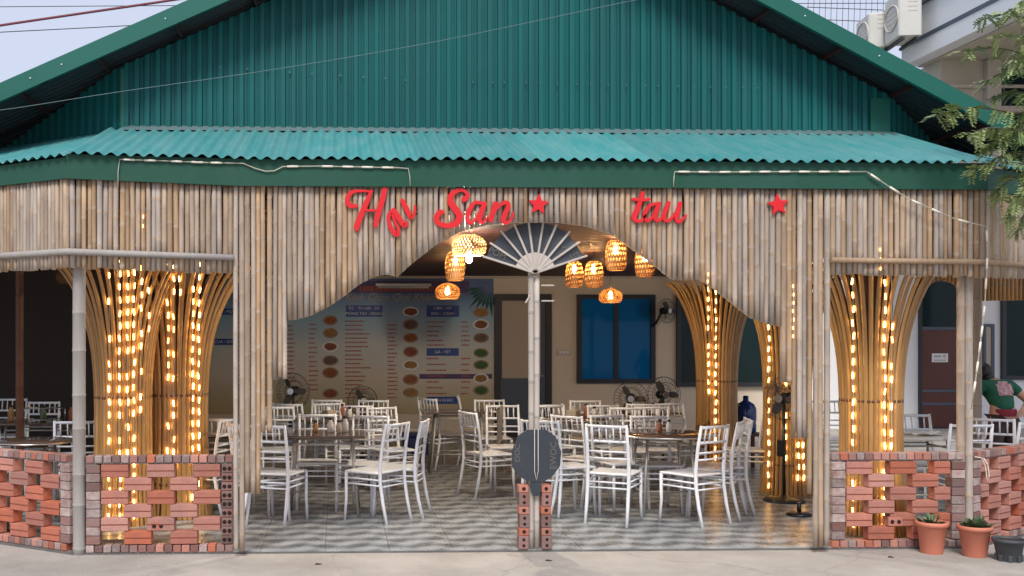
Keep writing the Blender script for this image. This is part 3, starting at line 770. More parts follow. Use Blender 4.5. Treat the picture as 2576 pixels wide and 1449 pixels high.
plq = thing('octagonal_plaque', 'dark slate octagonal plaque hung on the bamboo post', 'plaque', (pc.x, -.062, pc.z))
ow, oh = .178, .205
oct_ = [(-.07, .2), (.075, .2), (.15, .15), (.195, .03), (.185, -.08), (.125, -.165), (.055, -.205), (-.07, -.2), (-.13, -.16), (-.185, -.09), (-.19, .03), (-.14, .155)]
MB().prism([(x, 0, z) for x, z in oct_], (0, .02, 0)).build('board', 'slate', plq)
MB().prism([(x, .004, z - oh - .05) for x, z in ((-.04, .05), (.04, .05), (.045, .0), (.02, -.06), (-.02, -.06), (-.045, .0))], (0, .014, 0)).build('tail', 'slate', plq)
for q in (-.014, .014): MB().tube([(q, -.004, oh), (q, -.004, -.12), (0, -.004, -.19)], .0022, 5).build('string', 'rope_white', plq)
text('lettering', 'EWOC', .07, 'slate_mark', plq, (.135, -.001, .0), (pi / 2, -pi / 2, 0), .0005)
text('lettering', 'OOC', .06, 'slate_mark', plq, (-.145, -.001, .02), (pi / 2, -pi / 2, 0), .0005)
pier = thing('brick_pier', 'small stack of hollow bricks clasping the fan post foot', 'brick stack', (CP, -.04, 0))
hb1 = brick_mesh(.078, .058, .10, 1, False); hb2 = brick_mesh(.078, .105, .10, False, False)
for zq in (.28, .72):
    c = V((.039, -.0012, .105 * zq)); hb2.add([c + V((.013 * cos(2 * pi * t / 8), 0, .013 * sin(2 * pi * t / 8))) for t in range(8)], [list(range(8))], 2)
for x in (-.122, .052):
    z = .001
    for i in range(6):
        kk = hb2 if i % 2 == 0 else hb1
        kk.build('brick', BMATS if i % 2 else BDM, pier, (x + rnd(-.004, .004), rnd(-.004, .004), z)); z += (.107 if i % 2 == 0 else .06)

# ------------------------------------------------------------------ red sign lettering
def D8(z): return ((1280 + z[0] / 3.788) / 1.4907, (690 + z[1] / 3.788) / 1.4907, z[2] / 3.788 / 1.4907)
def D6(z): return ((1200 + z[0] / 1.789) / 1.4907, (600 + z[1] / 1.789) / 1.4907, z[2] / 1.789 / 1.4907)
SGY = SY - .045
def stroke(b, pts, conv, lift):
    q = [conv(p) for p in pts]
    sp = spline([(p[0], p[1], p[2]) for p in q], 7)
    P = []
    for (x, y, w_) in sp:
        a = at(x, y, SGY); P.append((a.x, a.z, w_ / (F / (D0 + SGY)) / 2))
    # round off both ends
    def cap(p, q_):
        d = V((p[0] - q_[0], p[1] - q_[1])); d.normalize()
        return [(p[0] + d.x * p[2] * k_, p[1] + d.y * p[2] * k_, p[2] * math.sqrt(max(0.0004, 1 - k_ * k_))) for k_ in (.45, .75, .93, .999)]
    P = cap(P[0], P[1])[::-1] + P + cap(P[-1], P[-2])
    n = len(P); L_, R_ = [], []
    for i in range(n):
        d = V((P[min(i + 1, n - 1)][0] - P[max(i - 1, 0)][0], P[min(i + 1, n - 1)][1] - P[max(i - 1, 0)][1]))
        d = d.normalized() if d.length > 1e-7 else V((1, 0))
        nn = V((-d.y, d.x)) * P[i][2]
        L_.append((P[i][0] + nn.x, P[i][1] + nn.y)); R_.append((P[i][0] - nn.x, P[i][1] - nn.y))
    y0, y1 = SGY - lift, SGY + .02
    vs = [(x, y0, z) for x, z in L_] + [(x, y0, z) for x, z in R_] + [(x, y1, z) for x, z in L_] + [(x, y1, z) for x, z in R_]
    fs = []
    for i in range(n - 1):
        fs += [(i, i + 1, n + i + 1, n + i), (2 * n + i, i + 0, i + 1, 2 * n + i + 1), (n + i, n + i + 1, 3 * n + i + 1, 3 * n + i)]
    b.add(vs, fs)
LET = {
 'H': (D8, [[(215, 310, 45), (120, 305, 70), (85, 220, 70), (130, 130, 62), (230, 97, 42), (440, 105, 28)], [(420, 105, 40), (370, 230, 72), (290, 420, 80), (220, 600, 84), (222, 650, 50)],
            [(615, 80, 78), (580, 230, 84), (520, 430, 80), (485, 590, 60)], [(330, 372, 32), (430, 376, 34), (520, 368, 32)]]),
 'a': (D8, [[(735, 375, 62), (672, 450, 52), (695, 600, 60), (775, 715, 70), (815, 675, 46), (768, 540, 38), (720, 430, 34)], [(745, 375, 70), (830, 500, 80), (895, 590, 70), (940, 540, 36)]]),
 'i': (D8, [[(865, 235, 60), (920, 340, 75), (990, 470, 62), (1040, 400, 38), (1048, 310, 28)]]),
 'S': (D8, [[(1745, 215, 80), (1795, 160, 60), (1740, 92, 48), (1650, 92, 60), (1562, 160, 80), (1560, 270, 90), (1640, 380, 95), (1680, 470, 95), (1620, 565, 85), (1500, 592, 70), (1392, 560, 75), (1350, 480, 80), (1400, 405, 78), (1440, 398, 58)]]),
 'a2': (D8, [[(2005, 275, 48), (1900, 265, 50), (1815, 380, 68), (1795, 500, 66), (1845, 552, 50), (1920, 480, 36), (2010, 310, 36)], [(2035, 280, 66), (1980, 420, 75), (1962, 510, 68), (2010, 548, 42), (2080, 470, 26)]]),
 'n': (D8, [[(2190, 275, 66), (2155, 400, 74), (2125, 510, 70)], [(2145, 440, 28), (2230, 320, 45), (2325, 262, 58), (2375, 305, 65), (2325, 430, 72), (2298, 510, 68), (2345, 555, 46), (2420, 490, 34), (2442, 405, 26)]]),
 't': (D6, [[(2165, 222, 28), (2135, 320, 34), (2108, 388, 33), (2148, 410, 20), (2185, 372, 14)], [(2098, 262, 18), (2160, 268, 20), (2212, 262, 18)]]),
 'a3': (D6, [[(2258, 293, 20), (2218, 303, 22), (2180, 360, 27), (2194, 408, 22), (2232, 380, 16), (2262, 305, 16)], [(2275, 292, 27), (2248, 378, 30), (2270, 408, 20), (2308, 370, 14)]]),
 'u': (D6, [[(2340, 288, 27), (2308, 378, 30), (2338, 408, 20), (2390, 350, 16), (2415, 300, 20)], [(2418, 290, 27), (2392, 385, 30), (2412, 415, 20), (2458, 372, 13)]]),
}
def word(name, keys, label):
    o = thing(name, label, 'sign')
    for k_ in keys:
        b = MB()
        for i, st in enumerate(LET[k_][1]): stroke(b, st, LET[k_][0], .002 * i)
        b.build('letter', 'red_paint', o)
word('sign_lettering', ['H'], 'red script letter H upright on the bamboo screen')
word('sign_lettering', ['a', 'i'], 'red script letters ai slipped down and tilted beside the H')
word('sign_lettering', ['S', 'a2', 'n'], 'red script word San mounted on the bamboo screen')
word('sign_lettering', ['t', 'a3', 'u'], 'red script word tau mounted on the bamboo screen')
for (x, y, r_, rot, lb) in ((1355, 514, 27, 4, 'red five pointed star beside the word San'), (1958, 515, 28, -6, 'red five pointed star standing alone beyond the word tau')):
    c = at(x, y, SGY); r_ /= 324.; b = MB()
    b.prism([(r_ * (1 if t % 2 == 0 else .46) * sin(pi * t / 5 + R(rot)), 0, r_ * (1 if t % 2 == 0 else .46) * cos(pi * t / 5 + R(rot))) for t in range(10)], (0, .022, 0))
    o = b.build('star_sign', 'red_paint', None, (c.x, SGY, c.z)); tag(o, lb, 'sign')

# ------------------------------------------------------------------ rope lights on the fascia
def rope(pts_px, label, Y, dash=True, group=None):
    o = thing('rope_light', label, 'rope light'); pts = [V(at(x, y, Y)) for x, y in pts_px]
    MB().tube(pts, .0045, 6).build('cable', 'rope_clear', o)
    if dash:
        d = 0
        for a, b in zip(pts, pts[1:]):
            L_ = (b - a).length; t = .03
            while t + .09 < L_:
                MB().tube([a.lerp(b, t / L_), a.lerp(b, (t + .085) / L_)], .0085, 6).build('segment', 'rope_white', o); t += .155
    return o
rope([(297, 470), (297, 432), (301, 401), (420, 405), (520, 409), (612, 411), (640, 423), (668, 431), (690, 430), (712, 419), (800, 418), (900, 420), (1000, 422), (1027, 424), (1031, 445), (1032, 468)], 'white rope light sagging along the green fascia above the H', EY - .016)
rope([(1694, 470), (1695, 450), (1697, 432), (1800, 433), (1950, 432), (2100, 432), (2180, 432)], 'straight white rope light along the green fascia above the lone star', EY - .016)
rope([(2182, 433), (2230, 465), (2285, 500), (2335, 522), (2400, 550), (2450, 563), (2482, 570), (2484, 640), (2478, 760), (2468, 850), (2455, 950), (2443, 1030)], 'white rope light trailing down past the right corner post', EY - .03)

# ------------------------------------------------------------------ flared bamboo columns and their string lights
PROF = [(0, .255), (.25, .236), (.6, .222), (1.0, .218), (1.35, .228), (1.6, .252), (1.8, .290), (2.0, .350), (2.15, .415), (2.27, .49), (2.34, .57)]
NS = 42
sb = MB(); ps = spline([(r_, z) for z, r_ in PROF], 2)
# a split cane: half-round strip following the profile
vs = []; wdt = .0175
for i, (r_, z) in enumerate(ps):
    a = ps[min(i + 1, len(ps) - 1)]; c_ = ps[max(i - 1, 0)]; t = V((a[0] - c_[0], 0, a[1] - c_[1])).normalized(); nn = V((t.z, 0, -t.x))
    for j in range(7):
        g_ = pi * j / 6 - pi / 2; vs.append(V((r_, 0, z)) + nn * (cos(g_) * .011) + V((0, sin(g_) * wdt, 0)))
k_ = len(ps); sb.add(vs, [(i * 7 + j, i * 7 + j + 1, (i + 1) * 7 + j + 1, (i + 1) * 7 + j) for i in range(k_ - 1) for j in range(6)], 0, True)
sb.add([vs[i * 7 + j] for i in range(k_) for j in (0, 6)], [(2 * i, 2 * i + 1, 2 * i + 3, 2 * i + 2) for i in range(k_ - 1)])
so = sb.build('strand', 'strand'); strand_me = so.data; bpy.data.objects.remove(so)
lb_ = MB(); lb_.lathe([(.002, -.027), (.006, -.025), (.0066, -.014), (.0066, .014), (.006, .025), (.002, .027)], 7); lo = lb_.build('bulb', 'led'); led_me = lo.data; bpy.data.objects.remove(lo)
lo = lb_.build('bulb', 'led_dim'); led_me2 = lo.data; bpy.data.objects.remove(lo)
def prof_r(z): return interp(PROF, z)
def column(pos, scale, label, rows, llabel, spin=0.0):
    o = thing('bamboo_column', label, 'column', pos, spin)
    for i in range(NS):
        q = link('strand', strand_me, o, (0, 0, 0), (0, 0, 2 * pi * i / NS + rnd(-.02, .02))); q.scale = (scale, scale * rnd(.9, 1.05), rnd(.985, 1.0))
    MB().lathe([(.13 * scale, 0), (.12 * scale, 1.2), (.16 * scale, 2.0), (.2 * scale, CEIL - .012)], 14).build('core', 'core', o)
    for z in (.32, 1.12): MB().lathe([((prof_r(z) - .006) * scale, z - .012), ((prof_r(z) + .010) * scale, z - .012), ((prof_r(z) + .010) * scale, z + .012), ((prof_r(z) - .006) * scale, z + .012)], 24, cap=False).build('hoop', 'wood_pole', o)
    sl = thing('string_light', llabel, 'string light', pos, -math.atan2(pos.x, pos.y + D0), 'string lights on the bamboo columns')
    for (az, z0, z1, skip) in rows:
        a = -pi / 2 + R(az); z = z0; cab = []
        while z < z1:
            xo = .222 * scale * sin(R(az)); yo = [-math.sqrt(max(.0004, ((prof_r(q) + .022) * scale) ** 2 - xo * xo)) for q in (z, z + .05)]
            cab.append((xo, yo[0], z))
            if random.random() > skip:
                e = link('bulb', led_me if random.random() > .3 else led_me2, sl, (xo + rnd(-.006, .006), yo[0] + rnd(-.006, .004), z)); e.rotation_euler = (math.atan2(yo[0] - yo[1], .05) + rnd(-.15, .15), rnd(-.15, .15), 0)
            z += .110 * rnd(.95, 1.05)
        if len(cab) > 1: MB().tube([(x * .985, y * .985, z) for x, y, z in cab], .003, 5).build('cable', 'rope_clear', sl)
    return o
column(by_s(310, 282), 1.10, 'flared bamboo column densely lit, beside the round corner post', [(-29, .1, 2.3, .30), (-7, .1, 2.3, .08), (9, .1, 2.3, .35), (22, .1, 2.3, .08), (38, .9, 2.3, .35), (62, 1.5, 2.3, .5)], 'dense warm light strings on the column beside the round corner post')
column(by_s(440, 270), 1.34, 'flared bamboo column lit at its far edge, behind the bamboo post strip', [(-12, .3, 2.3, .35), (-2, .5, 2.3, .45), (8, 1.5, 2.3, .5), (32, .2, 2.3, .12), (46, .2, 2.3, .05)], 'warm light strings on the column behind the bamboo post strip', .05)
column(by_s(1803, 207), 1.05, 'flared bamboo column with two light rows, deeper inside the hall', [(-24, 1.0, 2.3, .1), (-3, .1, 2.2, .02)], 'two close rows of warm lights on the inner column')
column(by_s(1980, 238), 1.05, 'flared bamboo column half hidden by the stepped bamboo canes', [(-50, .1, 2.2, .05), (28, .2, .75, .05), (42, .2, .75, .05), (-4, .4, 2.2, .5)], 'warm lights on the column behind the tall standing fan')
column(by_s(2191, 297), 1.08, 'flared bamboo column with three light rows behind the brick wall', [(-34, .1, 2.3, .08), (25, .1, 2.3, .05), (40, .1, 2.3, .55)], 'three rows of warm lights on the column behind the terracotta pots', .03)
# strings showing between the canes of the screen
for (x, y0, y1, lb, st) in ((1996, 720, 850, 'short row of warm lights between canes beside the stepped edge', 21), (2215, 628, 690, 'short row of warm lights low on the bamboo skirt', 24), (1781, 690, 735, 'few warm lights where the arch meets the inner column', 18), (360, 545, 590, 'pair of warm lights high on the bamboo skirt', 24)):
    sl = thing('string_light', lb, 'string light', (0, 0, 0), 0, 'string lights showing between the canes')
    y = y0; pts = []
    while y <= y1:
        p = at(x + rnd(-1, 1), y, SY - .026); q = link('bulb', led_me2, sl, p); q.scale = (.55, .55, .45); pts.append(p); y += st
    MB().tube([p + V((0, .006, 0)) for p in pts] if len(pts) > 1 else [pts[0], pts[0] + V((0, 0, .1))], .003, 5).build('cable', 'rope_clear', sl)

# ------------------------------------------------------------------ woven lanterns
def lantern(x, y, s_, kind, bulb, label):
    """x, y: middle of the shade; s_: pixels per metre there"""
    zc = H0 + (PY - y) / s_; P = by_s(x, s_, zc)
    o = thing('lantern', label, 'lantern', P, rnd(0, 3), 'woven lanterns under the ceiling')
    if kind == 'cyl': prof = [(.055, .155), (.085, .13), (.105, .05), (.108, -.03), (.098, -.12), (.085, -.155)]; n_ = 22
    else: prof = [(.045, .105), (.10, .085), (.15, .04), (.165, -.02), (.155, -.07), (.13, -.095)]; n_ = 30
    sp = spline(prof, 3); k_ = len(sp); b = MB()
    for dd in (-1, 1):
        for i in range(n_):
            vs = []
            for t, (r_, z) in enumerate(sp):
                for w_ in (-.5, .5):
                    a = 2 * pi * (i + w_ * .56) / n_ + dd * t * .075
                    vs.append(((r_ + .0015 * dd) * cos(a), (r_ + .0015 * dd) * sin(a), z))
            b.add(vs, [(2 * t, 2 * t + 1, 2 * t + 3, 2 * t + 2) for t in range(k_ - 1)], 0, True)
    b.build('shade', 'wicker', o)
    for (r_, z) in (prof[0], prof[len(prof) // 2], prof[-1]): MB().tube([(r_ * cos(2 * pi * t / 18), r_ * sin(2 * pi * t / 18), z) for t in range(19)], .0045, 5).build('hoop', 'wicker', o)
    zb = .055 if kind == 'cyl' else .0
    MB().lathe([(.004, -.045), (.022, -.036), (.03, -.01), (.025, .02), (.014, .04), (.012, .06)], 10, c=(0, 0, zb if bulb != 'bulb_white' else -.125)).build('bulb', bulb, o)
    MB().tube([(0, 0, zb + .05), (0, 0, max(.2, CEIL - .014 - zc))], .004, 5).build('cord', 'wire', o)
lantern(1180, 617, 262, 'dome', 'bulb_white', 'dome lantern with a glaring white bulb beside the fan')
lantern(1145, 670, 232, 'cyl', 'bulb_warm', 'cylindrical lantern hanging over the dome lantern by the menu')
lantern(1126, 733, 190, 'dome', 'bulb_warm', 'low dome lantern in front of the menu board')
lantern(1445, 690, 205, 'cyl', 'bulb_warm', 'cylindrical lantern nearest the fan tip, first of two low neighbours')
lantern(1494, 690, 212, 'cyl', 'bulb_warm', 'cylindrical lantern second of two low neighbours past the fan tip')
lantern(1550, 642, 245, 'cyl', 'bulb_warm', 'large bright cylindrical lantern hung high under the arch')
lantern(1622, 660, 230, 'cyl', 'bulb_warm', 'cylindrical lantern partly cut off by the arch edge')
lantern(1536, 744, 176, 'dome', 'bulb_warm', 'low dome lantern in front of the blue window')
lantern(180, 690, 235, 'dome', 'wicker', 'unlit dome lantern over the shadowed tables')
lantern(2560, 700, 232, 'cyl', 'wicker', 'unlit lantern by the side screen') if False else None

# ------------------------------------------------------------------ chairs
def make_chair():
    o = link('chair', None)
    hw, hd, sh, bh = .188, .19, .445, .885
    M_ = 'white_plastic'
    # local frame: chair faces +Y, backrest at -Y
    st = MB().cbox((-hw - .008, -hd + .02, sh - .012), (hw + .008, hd + .018, sh + .006), .006)
    st.build('seat', M_, o)
    for sx in (-1, 1):
        MB().tube([(sx * (hw + .006), hd + .012, 0), (sx * hw, hd, .2), (sx * hw, hd, sh - .011)], [.0125, .0145, .016], 7).build('leg', M_, o)
        MB().tube([(sx * (hw - .003), -hd - .075, 0), (sx * (hw - .005), -hd - .03, .18), (sx * (hw - .005), -hd, .36), (sx * (hw - .005), -hd + .002, .50), (sx * (hw - .007), -hd - .018, .68), (sx * (hw - .01), -hd - .055, bh)], [.0135, .016, .017, .017, .0155, .013], 7).build('leg', M_, o)
    def by(z): return interp([(.36, -hd), (.50, -hd + .002), (.68, -hd - .018), (bh, -hd - .055)], z)
    for z, r_ in ((.868, .0145), (.735, .0125), (.645, .0095), (.585, .0095)):
        MB().tube([(-hw + .01, by(z), z), (0, by(z) - .012, z), (hw - .01, by(z), z)], r_, 6).build('back_rail', M_, o)
    for i in range(5):
        x = -hw + 2 * hw * (i + 1) / 6
        MB().tube([(x, by(.74) - .011, .738), (x, by(.868) - .011, .866)], .0068, 6).build('spindle', M_, o)
    for z in (.385, .335):
        r_ = .0085
        for sx in (-1, 1): MB().tube([(sx * hw, -hd, z), (sx * hw, hd, z)], r_, 6).build('stretcher', M_, o)
        for yy in (-hd, hd): MB().tube([(-hw, yy, z - .012), (hw, yy, z - .012)], r_, 6).build('stretcher', M_, o)
    return o
proto = make_chair(); used = [False]
def chair(x, s_, yaw, label, group, z=0.0):
    o = proto if not used[0] else copy_tree(proto); used[0] = True
    P = by_s(x, s_, z); o.location = P; o.rotation_euler = (0, 0, -R(yaw) - YAW + rnd(-.04, .04))
    tag(o, label, 'chair', group); return o
def sf(yfloor): return (yfloor - PY) / H0
def stp(ytop): return (ytop - PY) / (H0 - .885)
GA, GB = 'white chairs round the jar table', 'white chairs round the round glass table'
chair(700, sf(1312), 20, 'white spindle chair tucked beside the stepped bamboo canes', GA)
chair(945, sf(1306), -52, 'white spindle chair turned sideways, seat towards the jar table', GA)
chair(1004, sf(1294), -78, 'white spindle chair edge-on behind the sideways chair', GA)
chair(798, stp(1046) , 178, 'white chair across the jar table, facing the street', GA)
chair(912, stp(1049), 200, 'white chair across the jar table, beside the one facing the street', GA)
chair(655, stp(1062), 60, 'white chair mostly hidden behind the stepped bamboo canes', GA)
chair(1424, sf(1290), 72, 'white chair edge-on beside the octagonal plaque', GB)
chair(1462, sf(1266), 48, 'white chair angled in behind the edge-on chair by the plaque', GB)
chair(1545, sf(1312), 28, 'white chair with its back squarely to the street, seat turned towards column', GB)
chair(1742, sf(1315), -33, 'white chair with its back to the street, seat turned towards plaque', GB)
chair(1795, sf(1297), -62, 'white chair turned sideways under the inner lit column', GB)
chair(1815, sf(1288), -80, 'white chair edge-on, outermost under the inner lit column', GB)
chair(1650, stp(1050), 180, 'white chair across the round glass table, facing the street', GB)
chair(1560, stp(1047), 160, 'white chair across the round table, half behind a nearer chair', GB)
chair(1228, sf(1248), 68, 'white chair with a beige cloth over its back, in the middle aisle', 'white chairs in the aisle')
chair(1112, sf(1176), 55, 'white chair standing clear in the aisle by the blue cooler', 'white chairs in the aisle')
chair(1200, sf(1168), 95, 'white chair turned away in the aisle behind the beige cloth', 'white chairs in the aisle')
chair(1272, stp(1022), 178, 'white chair behind the fan post facing the street', 'white chairs in the aisle')
FARL = 'white chairs in the rows before the menu board'; FARR = 'white chairs in the rows before the blue window'
for (x, yt, yw, lb) in ((702, 1026, 170, 'row chair peeking out beside the stepped canes, under the dark fan'), (815, 1008, 185, 'far row chair between the two fans before the menu board'),
        (846, 1017, 160, 'row chair just left of the low fan before the menu board'), (898, 1023, 178, 'row chair hiding the pole of the low fan'), (931, 1009, 190, 'far row chair just right of the low fan'),
        (987, 1027, 150, 'row chair angled beside the sideways chair at the jar table'), (745, 1012, 20, 'row chair turned to the menu board under the dark fan'), (1240, 1008, 175, 'far row chair before the dark framed door')):
    chair(x, stp(yt), yw, lb, FARL)
for (x, yt, yw, lb) in ((1392, 1022, 178, 'row chair directly behind the pale bamboo post'), (1418, 1020, 150, 'angled row chair below the socket plate'), (1480, 1010, 185, 'far row chair below the near edge of the blue window'),
        (1538, 1022, 170, 'row chair left of the two window fans'), (1580, 1028, 190, 'row chair hiding the pole of the first window fan'), (1652, 1026, 182, 'row chair hiding the pole of the second window fan'),
        (1714, 1017, 165, 'row chair touching the inner lit column'), (1612, 1012, 10, 'row chair between the two window fans turned to the wall'), (1380, 1052, 30, 'chair just behind the octagonal plaque, seat towards the round table')):
    chair(x, stp(yt), yw, lb, FARR)
chair(1876, stp(1027), -82, 'white chair edge-on beside the blue water bottle', 'single chairs')
GC = 'white chairs at the outdoor side table'
chair(2102, stp(1010), 175, 'white chair glimpsed left of the three row column', GC)
chair(2326, stp(1046), 178, 'white chair in front of the brown door', GC)
chair(2408, stp(1061), 4, 'white chair behind the right corner post, back to the street', GC)
chair(2500, stp(1048), 35, 'white chair between corner post and person in green', GC)
chair(2572, stp(1057), 0, 'white chair beside the person in green, by the slanted wall', GC)
GD = 'chairs in the shadowed end'
chair(-8, stp(1043), 15, 'chair at the shadowed glass table, nearest the slanted wall end', GD)
chair(196, stp(1053), -8, 'chair half hidden by the round corner post', GD)
chair(14, stp(1005), 180, 'chair across the shadowed table by the brown pole', GD)
chair(96, stp(1013), 178, 'chair across the shadowed table beside the dish rack', GD)
chair(516, stp(1052), -70, 'chair seen edge-on between lit column and bamboo post strip', GD)
chair(572, stp(1047), 15, 'chair just behind the bamboo post strip', GD)
chair(570, stp(1030), 180, 'chair deeper behind the bamboo post strip', GD) if False else None
# cloth over the aisle chair
p = by_s(1250, sf(1248), 0)
cl = MB(); vs = []
for i in range(9):
    t = i / 8
    for j in range(7):
        q = j / 6; vs.append((p.x - .02 + .10 * q + .008 * sin(q * 9 + t * 3), p.y - .12 + .012 * sin(q * 14) + .20 * q, .92 - .36 * t - .02 * sin(q * 6)))
cl.add(vs, [(i * 7 + j, i * 7 + j + 1, (i + 1) * 7 + j + 1, (i + 1) * 7 + j) for i in range(8) for j in range(6)], 0, True)
cl.add([(x - .004, y + .004, z) for x, y, z in vs], [(i * 7 + j, i * 7 + j + 1, (i + 1) * 7 + j + 1, (i + 1) * 7 + j) for i in range(8) for j in range(6)], 0, True)
tag(cl.build('draped_cloth', 'cloth_beige'), 'beige cloth draped over a chair back in the aisle', 'cloth')

# ------------------------------------------------------------------ tables
def folding_table(x, s_, rad_, label, round_=True, h=.745, wx=.9, wy=.6, top='table_top'):
    P = by_s(x, s_); o = thing('dining_table', label, 'table', P, -YAW)
    if round_:
        MB().lathe([(.01, h - .012), (rad_ - .01, h - .012), (rad_, h - .004), (rad_ - .004, h + .004), (.01, h + .004)], 36).build('tabletop', top, o)
        MB().tube([((rad_ + .002) * cos(2 * pi * t / 40), (rad_ + .002) * sin(2 * pi * t / 40), h - .005) for t in range(41)], .011, 6, caps=False).build('rim', 'steel', o)
        wx = wy = rad_ * 1.25
    else:
        MB().cbox((-wx / 2, -wy / 2, h - .02), (wx / 2, wy / 2, h + .004), .004).build('tabletop', top, o)
    lx, ly = wx * .42, wy * .42
    for sx in (-1, 1):
        for sy in (-1, 1):
            MB().tube([(sx * lx, sy * ly, 0), (sx * lx * .8, sy * ly * .8, h - .02)], .013, 7).build('leg', 'table_leg', o)
    for z in (.22, h - .09):
        k_ = 1 - .2 * z / h
        for sx in (-1, 1): MB().tube([(sx * lx * k_, -ly * k_, z), (sx * lx * k_, ly * k_, z)], .009, 6).build('stretcher', 'table_leg', o)
        for sy in (-1, 1): MB().tube([(-lx * k_, sy * ly * k_, z + .014), (lx * k_, sy * ly * k_, z + .014)], .009, 6).build('stretcher', 'table_leg', o)
    return P
tl_ = folding_table(815, 268, .0, 'brown topped folding table with jars between white chairs', False, wx=.78, wy=.62)
tr_ = folding_table(1668, 268, .47, 'round dark glass table among the white chairs by the plaque')
folding_table(845, 225, 0, 'brown table in the second row before the menu board', False, wx=.9, wy=.6)
folding_table(1150, 205, 0, 'bare brown table in the aisle before the menu board', False, wx=.8, wy=.55)
folding_table(1470, 224, .45, 'round table in the second row behind the fan post')
folding_table(1620, 212, .45, 'round table in the far row below the blue window')
folding_table(85, 288, .33, 'round glass table with bright steel rim in the shadow')
folding_table(110, 235, 0, 'table carrying a dish rack in the shadowed end', False, wx=1.0, wy=.55)
folding_table(2300, 275, 0, 'paper covered outdoor table behind the lattice wall', False, wx=.62, wy=.5, top='paper')
def jar(P, r_, h, m, label):
    b = MB().lathe([(r_ * .8, 0), (r_, .01), (r_, h * .7), (r_ * .6, h * .85), (r_ * .62, h)], 12)
    o = b.build('condiment_jar', m, None, P); tag(o, label, 'jar', 'jars on the tables')
    MB().lathe([(r_ * .66, h + .001), (r_ * .66, h + .02), (r_ * .2, h + .024)], 12).build('lid', 'black_plastic', o)
jz = .7495
for (dx, dy, r_, h, m, lb) in ((.06, .05, .032, .12, 'paper', 'tall pale jar on the brown folding table'), (.14, .0, .028, .10, 'frosted', 'beige jar beside the tall pale jar'), (.20, .07, .03, .13, 'paper', 'pale jar at the end of the jar row'), (-.08, .1, .025, .09, 'dish1', 'orange sauce jar on the brown folding table')):
    jar(V((tl_.x + dx, tl_.y + dy, jz)), r_, h, m, lb)
for (x, y, m, lb) in ((.0, .1, 'dish0', 'red sauce jar on the round glass table'), (.07, .05, 'paper', 'pale jar on the round glass table')):
    jar(V((tr_.x + x, tr_.y + y, jz)), .026, .10, m, lb)
for (x, s_, lb) in ((850, 225, 'second row table before the menu board'), (1465, 224, 'second row table behind the fan post'), (1615, 212, 'far table below the blue window')):
    P = by_s(x, s_)
    tb = tag(MB().cbox((-.06, -.06, 0), (.06, .06, .085), .008).build('tissue_box', 'cloth_beige', None, (P.x - .1, P.y, jz), (0, 0, rnd(0, 1))), 'beige tissue box on the ' + lb, 'tissue box', 'tissue boxes on the tables')
    MB().prism([(-.03, -.004, .0855), (.03, -.004, .0855), (.018, .0, .125), (.0, .004, .115), (-.02, .0, .13)], (.003, .008, 0)).build('tissue', 'print_white', tb)
    jar(V((P.x + .05, P.y + .04, jz)), .026, .13, 'dish0', 'red sauce jar on the ' + lb); jar(V((P.x + .13, P.y - .02, jz)), .028, .10, 'paper', 'pale jar on the ' + lb)
P = by_s(110, 235)
dr2 = thing('dish_rack', 'wire dish rack with small bottles on the shadowed table', 'rack', (P.x, P.y, jz))
for z in (.02, .14):
    MB().tube([(-.2, -.1, z), (.2, -.1, z), (.2, .1, z), (-.2, .1, z), (-.2, -.1, z)], .006, 6).build('wire_rim', 'steel', dr2)
for sx in (-.2, .2):
    for sy in (-.1, .1): MB().tube([(sx, sy, 0), (sx, sy, .15)], .006, 6).build('upright', 'steel', dr2)
for i, (dx, m) in enumerate(((-.34, 'dish1'), (.0, 'leaf_pot'), (.30, 'dish0'), (.38, 'dish5'))):
    jar(V((P.x + dx, P.y - .02, jz + (.001 if dx else .001))), .035, .15, m, ['orange bottle left of the dish rack', 'green bottle inside the dish rack', 'red bottle right of the dish rack', 'tan bottle outermost beside the dish rack'][i])
P = by_s(2300, 275)
pp = MB(); vs = [(P.x - .05 + .3 * (i % 5) / 4, P.y - .1 + .2 * (i // 5) / 3, jz + .006 + .035 * abs(sin(i * 1.7))) for i in range(20)]
pp.add(vs, [(r_ * 5 + c, r_ * 5 + c + 1, r_ * 5 + c + 6, r_ * 5 + c + 5) for r_ in range(3) for c in range(4)], 0, False)
tag(pp.build('crumpled_paper', 'print_white'), 'crumpled white paper on the outdoor table', 'paper')

